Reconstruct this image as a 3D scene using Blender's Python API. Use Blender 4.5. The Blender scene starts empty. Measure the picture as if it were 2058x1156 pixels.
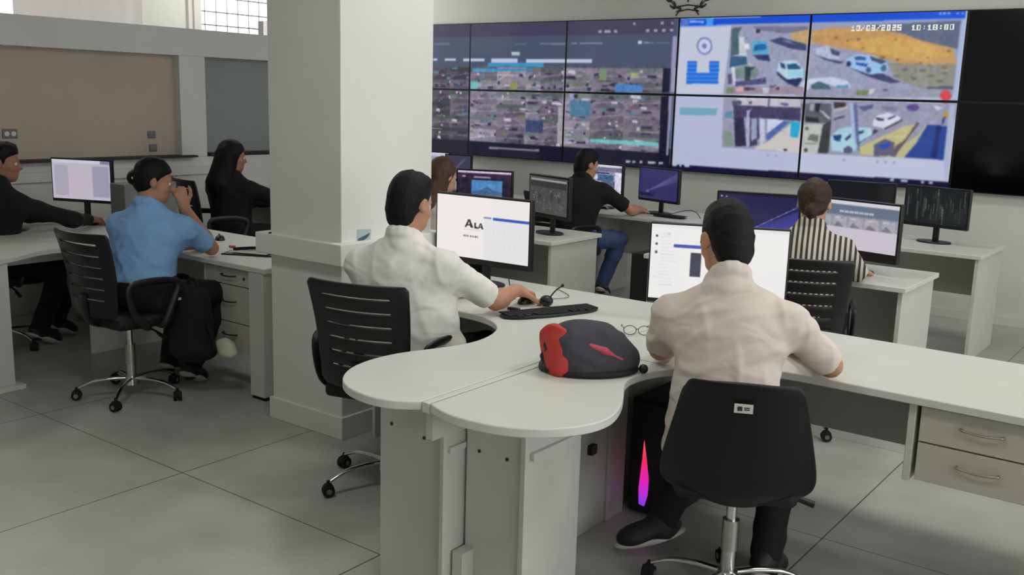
import bpy, bmesh, math, random
import numpy as np
from mathutils import Vector, Matrix
R_ = math.radians
scene = bpy.context.scene
COL = scene.collection
random.seed(7)

# ------------------------------------------------------------------ materials
def lin(c):
    return tuple(((v/255)/12.92 if v/255 <= .04045 else ((v/255+.055)/1.055)**2.4) for v in c)
def mat(name, rgb, rough=.5, metal=0, noise=0, nscale=8, bump=0, bscale=60, stretch=(1,1,1), emit=None, es=1, coat=0, spec=.5):
    m = bpy.data.materials.new(name); m.use_nodes = True
    nt = m.node_tree; b = nt.nodes['Principled BSDF']
    c = lin(rgb)
    b.inputs['Base Color'].default_value = (*c, 1); b.inputs['Roughness'].default_value = rough
    b.inputs['Metallic'].default_value = metal; b.inputs['Coat Weight'].default_value = coat
    b.inputs['Specular IOR Level'].default_value = spec
    if emit: b.inputs['Emission Color'].default_value = (*lin(emit), 1); b.inputs['Emission Strength'].default_value = es
    if noise or bump:
        tc = nt.nodes.new('ShaderNodeTexCoord'); mp = nt.nodes.new('ShaderNodeMapping')
        mp.inputs['Scale'].default_value = stretch; nt.links.new(tc.outputs['Object'], mp.inputs[0])
    if noise:
        n = nt.nodes.new('ShaderNodeTexNoise'); n.inputs['Scale'].default_value = nscale; n.inputs['Detail'].default_value = 5
        nt.links.new(mp.outputs[0], n.inputs['Vector'])
        r = nt.nodes.new('ShaderNodeMapRange'); r.inputs[3].default_value = 1-noise; r.inputs[4].default_value = 1+noise
        r.inputs[1].default_value = .25; r.inputs[2].default_value = .75
        nt.links.new(n.outputs['Fac'], r.inputs[0])
        v = nt.nodes.new('ShaderNodeVectorMath'); v.operation = 'SCALE'; v.inputs[0].default_value = c
        nt.links.new(r.outputs[0], v.inputs['Scale']); nt.links.new(v.outputs[0], b.inputs['Base Color'])
    if bump:
        n2 = nt.nodes.new('ShaderNodeTexNoise'); n2.inputs['Scale'].default_value = bscale; n2.inputs['Detail'].default_value = 3 if bscale > 20 else .6; n2.inputs['Distortion'].default_value = 0 if bscale > 20 else 1.2
        nt.links.new(mp.outputs[0], n2.inputs['Vector'])
        bp = nt.nodes.new('ShaderNodeBump'); bp.inputs['Strength'].default_value = bump; bp.inputs['Distance'].default_value = .004 if bscale > 20 else .03
        nt.links.new(n2.outputs['Fac'], bp.inputs['Height']); nt.links.new(bp.outputs[0], b.inputs['Normal'])
    return m
M = {}
M['paint'] = mat('wall_paint', (224,225,218), .75, noise=.03, nscale=2, bump=.15, bscale=90)
M['beige'] = mat('beige_panel', (196,182,162), .7, noise=.05, nscale=1.5)
M['greyboard'] = mat('grey_board', (150,156,152), .6, noise=.03, nscale=2)
M['curtain'] = mat('curtain_cloth', (226,222,218), .9, noise=.03, nscale=3)
M['dkedge'] = mat('dark_edge', (52,46,42), .6)
M['desk'] = mat('white_laminate', (217,219,210), .42, noise=.02, nscale=6)
M['deskpanel'] = mat('white_board', (206,207,199), .5, noise=.03, nscale=4)
M['deskgrey'] = mat('grey_modesty', (196,197,189), .6, noise=.04, nscale=3)
M['drawer'] = mat('drawer_front', (196,192,176), .5, noise=.02, nscale=5)
M['steel'] = mat('brushed_steel', (190,188,180), .3, 1)
M['chrome'] = mat('chrome', (215,215,212), .14, 1)
M['black'] = mat('black_plastic', (20,20,22), .38)
M['blackm'] = mat('black_matte', (15,15,17), .7, noise=.1, nscale=30, bump=.3, bscale=300)
M['shell'] = mat('black_shell', (12,12,15), .45, spec=.35)
M['rubber'] = mat('rubber', (18,18,18), .8)
M['greyp'] = mat('grey_plastic', (120,120,120), .45)
M['whitep'] = mat('white_plastic', (225,224,218), .4)
M['skin'] = mat('skin_tan', (188,138,110), .5, noise=.05, nscale=14, bump=.08, bscale=200)
M['skin2'] = mat('skin_brown', (168,118,92), .5, noise=.05, nscale=14, bump=.08, bscale=200)
M['skinl'] = mat('skin_light', (200,152,126), .5, noise=.05, nscale=14)
M['hairb'] = mat('hair_black', (13,12,12), .6, noise=.3, nscale=60, bump=.8, bscale=120, stretch=(1,1,.25))
M['hairbr'] = mat('hair_brown', (84,62,46), .5, noise=.3, nscale=50, bump=.8, bscale=110, stretch=(1,1,.25))
M['hairbr2'] = mat('hair_dark_brown', (62,44,36), .5, noise=.35, nscale=50, bump=.8, bscale=110, stretch=(1,1,.3))
for k_ in ('hairb','hairbr','hairbr2'): M[k_].node_tree.nodes['Principled BSDF'].inputs['Specular IOR Level'].default_value = .25
M['polo'] = mat('white_cotton', (232,230,222), .85, bump=.45, bscale=6.5, stretch=(1,1,1.8))
M['shirtw'] = mat('offwhite_cotton', (220,208,197), .85, bump=.5, bscale=6, stretch=(1,1,1.8))
M['blue'] = mat('light_blue_cotton', (138,184,236), .85, bump=.45, bscale=6.5, stretch=(1,1,1.8))
M['bcloth'] = mat('black_cloth', (17,17,20), .9, bump=.15, bscale=300)
M['denim'] = mat('denim', (62,84,124), .85, noise=.18, nscale=12, bump=.2, bscale=300)
M['shoe'] = mat('shoe_black', (26,24,26), .6)
M['sole'] = mat('shoe_sole', (190,186,180), .6)
M['eye'] = mat('eye_white', (225,220,215), .2)
M['red'] = mat('red_fabric', (190,56,48), .7, noise=.08, nscale=20, bump=.2, bscale=200)
M['charcoal'] = mat('charcoal_fabric', (58,57,66), .75, noise=.12, nscale=20, bump=.25, bscale=200)
M['pink'] = mat('pink_zip', (190,70,90), .6)
M['paper'] = mat('paper', (214,212,204), .8)
M['wtowel'] = mat('cream_cloth', (206,206,182), .9, bump=.4, bscale=60)
M['bars'] = mat('iron_bars', (225,225,222), .6)
M['outside'] = mat('outside_grey', (150,146,144), .8)
M['crest'] = mat('crest_ink', (58,54,48), .7)
M['stk'] = mat('sticker_pale', (170,190,192), .6)
M['stkd'] = mat('sticker_blue', (58,88,104), .6)
M['led'] = mat('led_diffuser', (240,240,235), .4, emit=(255,252,240), es=2)

def floor_material():
    m = bpy.data.materials.new('porcelain_floor'); m.use_nodes = True; nt = m.node_tree; N = nt.nodes; L = nt.links
    b = N['Principled BSDF']; b.inputs['Roughness'].default_value = .38; b.inputs['Specular IOR Level'].default_value = .45
    tc = N.new('ShaderNodeTexCoord'); sx = N.new('ShaderNodeSeparateXYZ'); L.new(tc.outputs['Object'], sx.inputs[0])
    def math_(op, a, bb=None):
        n = N.new('ShaderNodeMath'); n.operation = op
        for i, v in enumerate((a, bb)):
            if v is None: continue
            if isinstance(v, (int, float)): n.inputs[i].default_value = v
            else: L.new(v, n.inputs[i])
        return n.outputs[0]
    def joint(o, off, size, w):
        f = math_('FRACT', math_('DIVIDE', math_('SUBTRACT', o, off), size))
        d = math_('MULTIPLY', math_('MINIMUM', f, math_('SUBTRACT', 1, f)), size)
        return math_('LESS_THAN', d, w)
    j = math_('MAXIMUM', joint(sx.outputs[0], -1.18-1.24*8, 1.24, .0028), joint(sx.outputs[1], 2.465-1.245*4, 1.245, .0022))
    n1 = N.new('ShaderNodeTexNoise'); n1.inputs['Scale'].default_value = .9; n1.inputs['Detail'].default_value = 7; n1.inputs['Roughness'].default_value = .6
    n2 = N.new('ShaderNodeTexNoise'); n2.inputs['Scale'].default_value = 5; n2.inputs['Detail'].default_value = 6
    L.new(tc.outputs['Object'], n1.inputs['Vector']); L.new(tc.outputs['Object'], n2.inputs['Vector'])
    cr = N.new('ShaderNodeValToRGB'); e = cr.color_ramp.elements
    e[0].position = .3; e[0].color = (*lin((158,156,150)), 1); e[1].position = .7; e[1].color = (*lin((192,193,187)), 1)
    L.new(math_('ADD', math_('MULTIPLY', n1.outputs['Fac'], .7), math_('MULTIPLY', n2.outputs['Fac'], .3)), cr.inputs[0])
    mx = N.new('ShaderNodeMix'); mx.data_type = 'RGBA'; L.new(j, mx.inputs['Factor']); L.new(cr.outputs[0], mx.inputs['A'])
    mx.inputs['B'].default_value = (*lin((70,68,62)), 1); L.new(mx.outputs['Result'], b.inputs['Base Color'])
    return m
M['floor'] = floor_material()

def screen_material():
    m = bpy.data.materials.new('lit_screen'); m.use_nodes = True; nt = m.node_tree; b = nt.nodes['Principled BSDF']
    b.inputs['Base Color'].default_value = (.008,.008,.01,1); b.inputs['Roughness'].default_value = .12
    a = nt.nodes.new('ShaderNodeAttribute'); a.attribute_name = 'pic'
    nt.links.new(a.outputs['Color'], b.inputs['Emission Color']); b.inputs['Emission Strength'].default_value = 1.0
    return m
M['screen'] = screen_material()
M['offscreen'] = mat('dark_screen', (7,7,9), .12)
def rgb_light():
    m = bpy.data.materials.new('rgb_strip'); m.use_nodes = True; nt = m.node_tree; b = nt.nodes['Principled BSDF']
    tc = nt.nodes.new('ShaderNodeTexCoord'); s = nt.nodes.new('ShaderNodeSeparateXYZ'); cr = nt.nodes.new('ShaderNodeValToRGB')
    nt.links.new(tc.outputs['Generated'], s.inputs[0]); nt.links.new(s.outputs[1], cr.inputs[0]); nt.links.new(cr.outputs[0], b.inputs['Emission Color'])
    e = cr.color_ramp.elements; e[0].color = (*lin((110,60,230)),1); e[1].color = (*lin((250,90,90)),1)
    k = e.new(.35); k.color = (*lin((225,30,190)),1); k = e.new(.7); k.color = (*lin((240,40,90)),1)
    b.inputs['Base Color'].default_value = (.02,.02,.02,1); b.inputs['Emission Strength'].default_value = 1.0
    return m
M['rgb'] = rgb_light()
def stripes():
    m = mat('striped_cotton', (200,196,182), .85); nt = m.node_tree; b = nt.nodes['Principled BSDF']
    tc = nt.nodes.new('ShaderNodeTexCoord'); mp = nt.nodes.new('ShaderNodeMapping'); mp.inputs['Rotation'].default_value = (0,0,R_(-18))
    w = nt.nodes.new('ShaderNodeTexWave'); w.wave_type = 'BANDS'; w.bands_direction = 'X'; w.inputs['Scale'].default_value = 11.5; w.inputs['Distortion'].default_value = .6; w.inputs['Detail'].default_value=1
    w.inputs['Detail Scale'].default_value = .3
    cr = nt.nodes.new('ShaderNodeValToRGB'); e = cr.color_ramp.elements
    e[0].position = .42; e[0].color = (*lin((62,54,50)),1); e[1].position = .55; e[1].color = (*lin((205,200,184)),1)
    nt.links.new(tc.outputs['Object'], mp.inputs[0]); nt.links.new(mp.outputs[0], w.inputs[0]); nt.links.new(w.outputs['Fac'], cr.inputs[0]); nt.links.new(cr.outputs[0], b.inputs['Base Color'])
    return m
M['stripe'] = stripes()
def glass():
    m = bpy.data.materials.new('window_glass'); m.use_nodes = True; nt = m.node_tree; nt.nodes.remove(nt.nodes['Principled BSDF'])
    o = nt.nodes['Material Output']; t = nt.nodes.new('ShaderNodeBsdfTransparent'); g = nt.nodes.new('ShaderNodeBsdfGlossy'); g.inputs['Roughness'].default_value = .03
    f = nt.nodes.new('ShaderNodeFresnel'); x = nt.nodes.new('ShaderNodeMixShader')
    nt.links.new(f.outputs[0], x.inputs[0]); nt.links.new(t.outputs[0], x.inputs[1]); nt.links.new(g.outputs[0], x.inputs[2]); nt.links.new(x.outputs[0], o.inputs[0])
    return m
M['glass'] = glass()

# ------------------------------------------------------------------ object helpers
def link(name, me, m, parent=None, loc=None):
    o = bpy.data.objects.new(name, me); COL.objects.link(o)
    if m is not None: me.materials.append(m)
    if parent is not None: o.parent = parent
    if loc is not None: o.location = loc
    return o
def tag(o, label, cat, group=None, kind=None):
    o['label'] = label; o['category'] = cat
    if group: o['group'] = group
    if kind: o['kind'] = kind
    return o
def thing(name, label, cat, loc=(0,0,0), rz=0, group=None):
    o = bpy.data.objects.new(name, None); COL.objects.link(o); o.location = loc; o.rotation_euler = (0,0,rz); o.empty_display_size = .1
    return tag(o, label, cat, group)
def struct(name, o_):
    o_.name = name; o_['kind'] = 'structure'; return o_
class MB:
    def __init__(s): s.bm = bmesh.new()
    def box(s, x0, y0, z0, x1, y1, z1, rot=None, piv=None):
        vs = bmesh.ops.create_cube(s.bm, size=1)['verts']
        for v in vs: v.co = Vector(((x0+x1)/2+v.co.x*(x1-x0), (y0+y1)/2+v.co.y*(y1-y0), (z0+z1)/2+v.co.z*(z1-z0)))
        if rot is not None:
            c = Vector(piv) if piv else Vector(((x0+x1)/2,(y0+y1)/2,(z0+z1)/2))
            for v in vs: v.co = c+rot@(v.co-c)
        return s
    def cyl(s, a, b, r0, r1=None, n=20):
        a, b = Vector(a), Vector(b); d = b-a; r1 = r0 if r1 is None else r1
        q = d.to_track_quat('Z','Y').to_matrix().to_4x4()
        bmesh.ops.create_cone(s.bm, cap_ends=True, segments=n, radius1=r0, radius2=r1, depth=d.length, matrix=Matrix.Translation((a+b)/2)@q)
        return s
    def sph(s, c, r, n=16, sc=(1,1,1)):
        bmesh.ops.create_uvsphere(s.bm, u_segments=n, v_segments=n//2+2, radius=1, matrix=Matrix.Translation(c)@Matrix.Diagonal((r*sc[0],r*sc[1],r*sc[2],1))); return s
    def tube(s, pts, r, n=10, closed=False, sub=6, flat=None):
        P = [Vector(p) for p in pts]
        if sub > 1 and len(P) > 2:
            Q = []; m_ = len(P)
            for i in range(m_ if closed else m_-1):
                p0 = P[(i-1)%m_] if (closed or i > 0) else P[0]; p1 = P[i]; p2 = P[(i+1)%m_]; p3 = P[(i+2)%m_] if (closed or i+2 < m_) else P[-1]
                for k in range(sub):
                    t = k/sub; Q.append(.5*((2*p1)+(p2-p0)*t+(2*p0-5*p1+4*p2-p3)*t*t+(3*p1-p0-3*p2+p3)*t**3))
            if not closed: Q.append(P[-1])
            P = Q
        rings = []; up = None
        for i, p in enumerate(P):
            if closed: d = P[(i+1)%len(P)]-P[i-1]
            else: d = P[min(i+1,len(P)-1)]-P[max(i-1,0)]
            if d.length < 1e-9: d = Vector((0,0,1))
            d.normalize()
            if up is None: up = d.orthogonal().normalized() if flat is None else (Vector(flat)-d*d.dot(Vector(flat))).normalized()
            else:
                up = (up-d*d.dot(up)) if flat is None else (Vector(flat)-d*d.dot(Vector(flat)))
                up = up.normalized() if up.length > 1e-6 else d.orthogonal().normalized()
            sd = d.cross(up); rr = r(i/(len(P)-1 if len(P) > 1 else 1)) if callable(r) else r
            ru, rs = rr if isinstance(rr, tuple) else (rr, rr)
            rings.append([s.bm.verts.new(p+up*math.cos(2*math.pi*k/n)*ru+sd*math.sin(2*math.pi*k/n)*rs) for k in range(n)])
        for i in range(len(rings) if closed else len(rings)-1):
            A, B = rings[i], rings[(i+1)%len(rings)]
            for k in range(n): s.bm.faces.new((A[k], A[(k+1)%n], B[(k+1)%n], B[k]))
        if not closed: s.bm.faces.new(rings[0][::-1]); s.bm.faces.new(rings[-1])
        return s
    def prism(s, pts, z0, z1):
        a = [s.bm.verts.new((x,y,z0)) for x, y in pts]; b = [s.bm.verts.new((x,y,z1)) for x, y in pts]; n = len(pts)
        s.bm.faces.new(a[::-1]); s.bm.faces.new(b)
        for i in range(n): s.bm.faces.new((a[i], a[(i+1)%n], b[(i+1)%n], b[i]))
        return s
    def build(s, name, m, parent=None, bevel=0, smooth=None, loc=None, segs=2, off=None):
        bmesh.ops.recalc_face_normals(s.bm, faces=s.bm.faces)
        if off is not None:
            for v in s.bm.verts: v.co -= Vector(off)
        me = bpy.data.meshes.new(name); s.bm.to_mesh(me); s.bm.free()
        o = link(name, me, m, parent, loc)
        if smooth: 
            me.polygons.foreach_set('use_smooth', [True]*len(me.polygons))
            try: me.set_sharp_from_angle(angle=R_(smooth))
            except Exception: pass
        if bevel:
            mod = o.modifiers.new('bevel','BEVEL'); mod.width = bevel; mod.segments = segs; mod.limit_method = 'ANGLE'; mod.angle_limit = R_(40)
            me.polygons.foreach_set('use_smooth', [True]*len(me.polygons))
            try: me.set_sharp_from_angle(angle=R_(50))
            except Exception: pass
        return o
def bx(*a, **k): return MB().box(*a, **k)
def copy_tree(o, parent=None):
    c = o.copy(); COL.objects.link(c)
    if parent is not None: c.parent = parent
    for ch in list(o.children): copy_tree(ch, c)
    return c

# ------------------------------------------------------------------ pictures for screens (drawn cell by cell)
class Canvas:
    def __init__(s, w, h, u0, v0, u1, v1, bg=(0,0,0)):
        s.w, s.h, s.r = w, h, (u0,v0,u1,v1); s.a = np.empty((h,w,3), np.float32); s.a[:] = bg
    def poly(s, col, pts):
        u0,v0,u1,v1 = s.r
        x = (np.array(pts[0::2], float)-u0)/(u1-u0)*s.w; y = (np.array(pts[1::2], float)-v0)/(v1-v0)*s.h
        i0,i1 = max(int(x.min()),0), min(int(x.max())+2,s.w); j0,j1 = max(int(y.min()),0), min(int(y.max())+2,s.h)
        if i1 <= i0 or j1 <= j0: return
        X, Y = np.meshgrid(np.arange(i0,i1)+.5, np.arange(j0,j1)+.5); ins = np.zeros(X.shape, bool); n = len(x)
        for k in range(n):
            xa,ya,xb,yb = x[k],y[k],x[(k+1)%n],y[(k+1)%n]
            if ya == yb: continue
            ins ^= ((ya > Y) != (yb > Y)) & (X < (xb-xa)*(Y-ya)/(yb-ya)+xa)
        s.a[j0:j1,i0:i1][ins] = col
    def rect(s, col, x0, y0, x1, y1): s.poly(col, [x0,y0,x1,y0,x1,y1,x0,y1])
    def line(s, col, x0, y0, x1, y1, w):
        dx, dy = x1-x0, y1-y0; l = math.hypot(dx,dy) or 1; nx, ny = -dy/l*w/2, dx/l*w/2
        s.poly(col, [x0+nx,y0+ny,x1+nx,y1+ny,x1-nx,y1-ny,x0-nx,y0-ny])
    def speckle(s, amp, seed, x0=0, y0=0, x1=None, y1=None):
        rg = np.random.RandomState(seed); sub = s.a[y0:y1, x0:x1]; h, w = sub.shape[:2]
        n = np.zeros((h,w)); 
        for k, wt in ((2,.5),(4,.8),(8,.6)):
            g = rg.randn(h//k+2, w//k+2); n += wt*np.repeat(np.repeat(g,k,0),k,1)[:h,:w]
        sub += (n*amp)[...,None]
    def blur(s, n=1):
        for _ in range(n):
            p = np.pad(s.a, ((1,1),(1,1),(0,0)), mode='edge')
            s.a = (p[1:-1,1:-1]*4+p[:-2,1:-1]*2+p[2:,1:-1]*2+p[1:-1,:-2]*2+p[1:-1,2:]*2+p[:-2,:-2]+p[2:,2:]+p[:-2,2:]+p[2:,:-2])/16
FONT = {'0':'75557','1':'26227','2':'71747','3':'71717','5':'74717','8':'75757','/':'11244',':':'02020',' ':'00000','4':'55711'}
def stamp(cv, text, x, y, sx, sy, col):
    for ch in text:
        for j, d in enumerate(FONT[ch]):
            for i in range(3):
                if int(d) >> (2-i) & 1: cv.rect(col, x+i*sx, y+j*sy, x+(i+1)*sx, y+(j+1)*sy)
        x += 4*sx
def picture(name, arr, w, h, parent, loc=(0,0,0), m=None):
    """flat grid in the XZ plane facing -Y, one cell per picture cell"""
    hh, ww = arr.shape[:2]
    xs = np.linspace(-w/2, w/2, ww+1); zs = np.linspace(h/2, -h/2, hh+1)
    co = np.zeros(((hh+1)*(ww+1),3), np.float32); co[:,0] = np.tile(xs, hh+1); co[:,2] = np.repeat(zs, ww+1)
    j, i = np.meshgrid(np.arange(hh), np.arange(ww), indexing='ij'); a = (j*(ww+1)+i).ravel()
    f = np.stack([a+ww+1, a+ww+2, a+1, a], 1).astype(np.int32)
    me = bpy.data.meshes.new(name); me.vertices.add(len(co)); me.vertices.foreach_set('co', co.ravel())
    me.loops.add(f.size); me.loops.foreach_set('vertex_index', f.ravel())
    me.polygons.add(len(f)); me.polygons.foreach_set('loop_start', np.arange(0, f.size, 4, dtype=np.int32)); me.update(calc_edges=True)
    c = np.clip(arr.reshape(-1,3)/255., 0, 1); c = np.where(c <= .04045, c/12.92, ((c+.055)/1.055)**2.4)
    rgba = np.ones((len(f),4,4), np.float32); rgba[:,:,:3] = c[:,None,:]
    at = me.color_attributes.new('pic', 'FLOAT_COLOR', 'CORNER'); at.data.foreach_set('color', rgba.ravel())
    return link(name, me, m or M['screen'], parent, loc)

# ------------------------------------------------------------------ organic shapes: distance fields meshed with surface nets
def frame(f, up=(0,0,1)):
    f = np.array(f, float); f /= np.linalg.norm(f); r = np.cross(f, up); r /= np.linalg.norm(r); u = np.cross(r, f); return r, f, u
class Field:
    def __init__(s, lo, hi, h):
        s.lo = np.array(lo, float); s.h = h; n = np.ceil((np.array(hi)-s.lo)/h).astype(int)+1; s.n = n
        s.D = np.full(n, 5., np.float32); s.ax = [np.float32(s.lo[i]+h*np.arange(n[i])) for i in range(3)]
    def sub(s, lo, hi):
        i0 = np.clip(np.floor((np.array(lo)-s.lo)/s.h).astype(int), 0, s.n-1); i1 = np.clip(np.ceil((np.array(hi)-s.lo)/s.h).astype(int)+1, 1, s.n)
        sl = tuple(slice(a, b) for a, b in zip(i0, i1))
        X = s.ax[0][sl[0]][:,None,None]; Y = s.ax[1][sl[1]][None,:,None]; Z = s.ax[2][sl[2]][None,None,:]
        return sl, X, Y, Z
    def prim(s, p, grow=0.):
        k = p.get('k', .03); mg = k+3*s.h+abs(grow)
        if p['t'] == 'cap':
            a, b = np.array(p['a'], float), np.array(p['b'], float); ra, rb = p['ra']+grow, p.get('rb', p['ra'])+grow; m_ = max(ra,rb)+mg
            sl, X, Y, Z = s.sub(np.minimum(a,b)-m_, np.maximum(a,b)+m_)
            if 0 in s.D[sl].shape: return
            ab = b-a; L2 = max(float(ab@ab), 1e-9); px, py, pz = X-a[0], Y-a[1], Z-a[2]
            t = np.clip((px*ab[0]+py*ab[1]+pz*ab[2])/L2, 0, 1)
            d = np.sqrt((px-t*ab[0])**2+(py-t*ab[1])**2+(pz-t*ab[2])**2)-(ra+(rb-ra)*t)
        else:
            c = np.array(p['c'], float); r = np.array(p['r'], float)+grow; Rm = p.get('R', (np.array([1,0,0]),np.array([0,1,0]),np.array([0,0,1])))
            m_ = max(r)+mg; sl, X, Y, Z = s.sub(c-m_, c+m_)
            if 0 in s.D[sl].shape: return
            px, py, pz = X-c[0], Y-c[1], Z-c[2]
            q = [(px*v[0]+py*v[1]+pz*v[2]) for v in Rm]
            k0 = np.sqrt(sum((q[i]/r[i])**2 for i in range(3))); k1 = np.sqrt(sum((q[i]/r[i]**2)**2 for i in range(3)))+1e-6
            d = k0*(k0-1)/k1
        if 'clip' in p:
            for (pt, nv) in p['clip']: d = np.maximum(d, (X-pt[0])*nv[0]+(Y-pt[1])*nv[1]+(Z-pt[2])*nv[2])
        if 'fn' in p: d = p['fn'](d, X, Y, Z)
        o = s.D[sl]; d = d.astype(np.float32)
        if p.get('op') == 'sub':
            h = np.clip(.5-.5*(o+d)/k, 0, 1); s.D[sl] = o*(1-h)-d*h+k*h*(1-h)
        else:
            h = np.clip(.5+.5*(o-d)/k, 0, 1); s.D[sl] = o*(1-h)+d*h-k*h*(1-h)
    def full(s): return s.ax[0][:,None,None], s.ax[1][None,:,None], s.ax[2][None,None,:]
    def mesh(s, name, m, parent=None, base=(0,0,0), iters=1):
        D = s.D; S = D < 0; n = D.shape
        cnt = np.zeros([v-1 for v in n], np.uint8)
        offs = [(i,j,k) for i in (0,1) for j in (0,1) for k in (0,1)]
        for i,j,k in offs: cnt += S[i:n[0]-1+i, j:n[1]-1+j, k:n[2]-1+k]
        I = np.argwhere((cnt > 0) & (cnt < 8)); 
        if len(I) == 0: return None
        idm = np.full(cnt.shape, -1, np.int32); idm[tuple(I.T)] = np.arange(len(I))
        V = {o: D[I[:,0]+o[0], I[:,1]+o[1], I[:,2]+o[2]] for o in offs}
        acc = np.zeros((len(I),3)); c = np.zeros(len(I))
        for o in offs:
            for axx in range(3):
                if o[axx] == 0:
                    o2 = list(o); o2[axx] = 1; o2 = tuple(o2); a, b = V[o], V[o2]; mk = (a < 0) != (b < 0)
                    t = np.where(mk, a/np.where(a == b, 1, a-b), 0); P = np.tile(np.array(o, float), (len(I),1)); P[:,axx] = t
                    acc += P*mk[:,None]; c += mk
        co = (I+acc/c[:,None])*s.h+s.lo
        F = []
        for axx in range(3):
            u, v = (axx+1)%3, (axx+2)%3
            sa = [slice(None)]*3; sb = [slice(None)]*3; sa[axx] = slice(0,-1); sb[axx] = slice(1,None)
            A, B = S[tuple(sa)], S[tuple(sb)]; E = np.argwhere(A != B)
            E = E[(E[:,u] > 0) & (E[:,v] > 0) & (E[:,u] < n[u]-1) & (E[:,v] < n[v]-1)]
            fl = A[tuple(E.T)]
            def cid(du, dv):
                Q = E.copy(); Q[:,u] -= du; Q[:,v] -= dv; return idm[tuple(Q.T)]
            q = np.stack([cid(1,1), cid(0,1), cid(0,0), cid(1,0)], 1); q[~fl] = q[~fl][:, ::-1]; F.append(q)
        F = np.concatenate(F); F = F[(F >= 0).all(1)]
        for _ in range(iters):   # light smoothing
            acc = np.zeros_like(co); c = np.zeros(len(co))
            for k in range(4): 
                np.add.at(acc, F[:,k], co[F[:,(k+1)%4]]); np.add.at(c, F[:,k], 1)
            co = co*.5+.5*acc/np.maximum(c,1)[:,None]
        co = co-np.array(base)
        me = bpy.data.meshes.new(name); me.vertices.add(len(co)); me.vertices.foreach_set('co', co.astype(np.float32).ravel())
        me.loops.add(F.size); me.loops.foreach_set('vertex_index', F.astype(np.int32).ravel())
        me.polygons.add(len(F)); me.polygons.foreach_set('loop_start', np.arange(0, F.size, 4, dtype=np.int32)); me.update(calc_edges=True)
        me.polygons.foreach_set('use_smooth', np.ones(len(F), bool))
        return link(name, me, m, parent)
def bounds(prims, g=.05):
    lo = np.full(3, 9e9); hi = -lo
    for p in prims:
        if p.get('op') == 'sub': continue
        if p['t'] == 'cap': pts = [(p['a'], p['ra']), (p['b'], p.get('rb', p['ra']))]
        else: pts = [(p['c'], max(p['r']))]
        for q, r in pts: lo = np.minimum(lo, np.array(q)-r-g); hi = np.maximum(hi, np.array(q)+r+g)
    return lo, hi
def organic(name, prims, h, m, parent=None, base=(0,0,0), grow=0, post=None, iters=1, g=.03):
    lo, hi = bounds(prims, g+max(grow,0)); f = Field(lo, hi, h)
    for p in prims: f.prim(p, p.get('grow', grow))
    if post: post(f)
    return f.mesh(name, m, parent, base, iters)
def translucent(m, f):
    nt = m.node_tree; b = nt.nodes['Principled BSDF']; o = nt.nodes['Material Output']; t = nt.nodes.new('ShaderNodeBsdfTranslucent'); x = nt.nodes.new('ShaderNodeMixShader')
    t.inputs[0].default_value = b.inputs['Base Color'].default_value; x.inputs[0].default_value = f
    nt.links.new(b.outputs[0], x.inputs[1]); nt.links.new(t.outputs[0], x.inputs[2]); nt.links.new(x.outputs[0], o.inputs[0])
translucent(M['curtain'], .6)

# ------------------------------------------------------------------ people
def A(*v): return np.array(v, float)
def unit(v): v = np.array(v, float); return v/np.linalg.norm(v)
def facing(yaw, pitch=0):
    y, p = R_(yaw), R_(pitch); return A(-math.sin(y)*math.cos(p), math.cos(y)*math.cos(p), -math.sin(p))
def cap(a, b, ra, rb=None, k=.02, **kw): return dict(t='cap', a=np.array(a,float), b=np.array(b,float), ra=ra, rb=ra if rb is None else rb, k=k, **kw)
def ell(c, r, R=None, k=.02, **kw):
    d = dict(t='ell', c=np.array(c,float), r=r, k=k, **kw)
    if R is not None: d['R'] = R
    return d
def head_prims(H, F, s=1.0):
    r, f, u = F; L = lambda x,y,z: H+(x*r+y*f+z*u)*s
    P = [ell(L(0,-.012,.032), (.076*s,.094*s,.092*s), F, .02), ell(L(0,.028,-.04), (.060*s,.066*s,.078*s), F, .03),
         ell(L(0,-.045,-.015), (.066*s,.055*s,.06*s), F, .03),
         cap(L(0,.066,-.094), L(0,.06,-.09), .02*s, k=.03), cap(L(-.036,.045,-.075), L(.036,.045,-.075), .02*s, k=.03),
         cap(L(-.034,.074,.022), L(.034,.074,.022), .013*s, k=.015), cap(L(0,.088,.012), L(0,.107,-.026), .007*s, .012*s, k=.010),
         cap(L(-.012,.092,-.032), L(.012,.092,-.032), .009*s, k=.008),
         ell(L(-.045,.058,-.028), (.022*s,.02*s,.02*s), F, .02), ell(L(.045,.058,-.028), (.022*s,.02*s,.02*s), F, .02),
         ell(L(-.031,.094,.002), (.014*s,.013*s,.010*s), F, .012, op='sub'), ell(L(.031,.094,.002), (.014*s,.013*s,.010*s), F, .012, op='sub'),
         cap(L(-.018,.082,-.058), L(.018,.082,-.058), .0075*s, k=.006), cap(L(-.015,.081,-.068), L(.015,.081,-.068), .0075*s, k=.006)]
    for sd in (-1,1):
        er = unit(r*sd*.9-f*.42); ef = unit(np.cross(u, er)); E = (er, ef, u)
        P += [ell(L(sd*.083,-.010,-.004), (.009*s,.020*s,.032*s), E, .006), ell(L(sd*.076,-.002,-.012), (.012*s,.012*s,.016*s), E, .008), ell(L(sd*.094,-.004,.0), (.006*s,.010*s,.017*s), E, .004, op='sub')]
    return P
def hair_fn(H, F, s, zs, ys, back=-.105):
    r, f, u = F
    def fn(d, X, Y, Z):
        px, py, pz = X-H[0], Y-H[1], Z-H[2]
        ly = (px*f[0]+py*f[1]+pz*f[2])/s; lz = (px*u[0]+py*u[1]+pz*u[2])/s
        lim = np.interp(lz, zs, ys)
        d = np.maximum(d, (ly-lim)*.75*s); return np.maximum(d, (back-lz)*s)
    return fn
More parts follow.
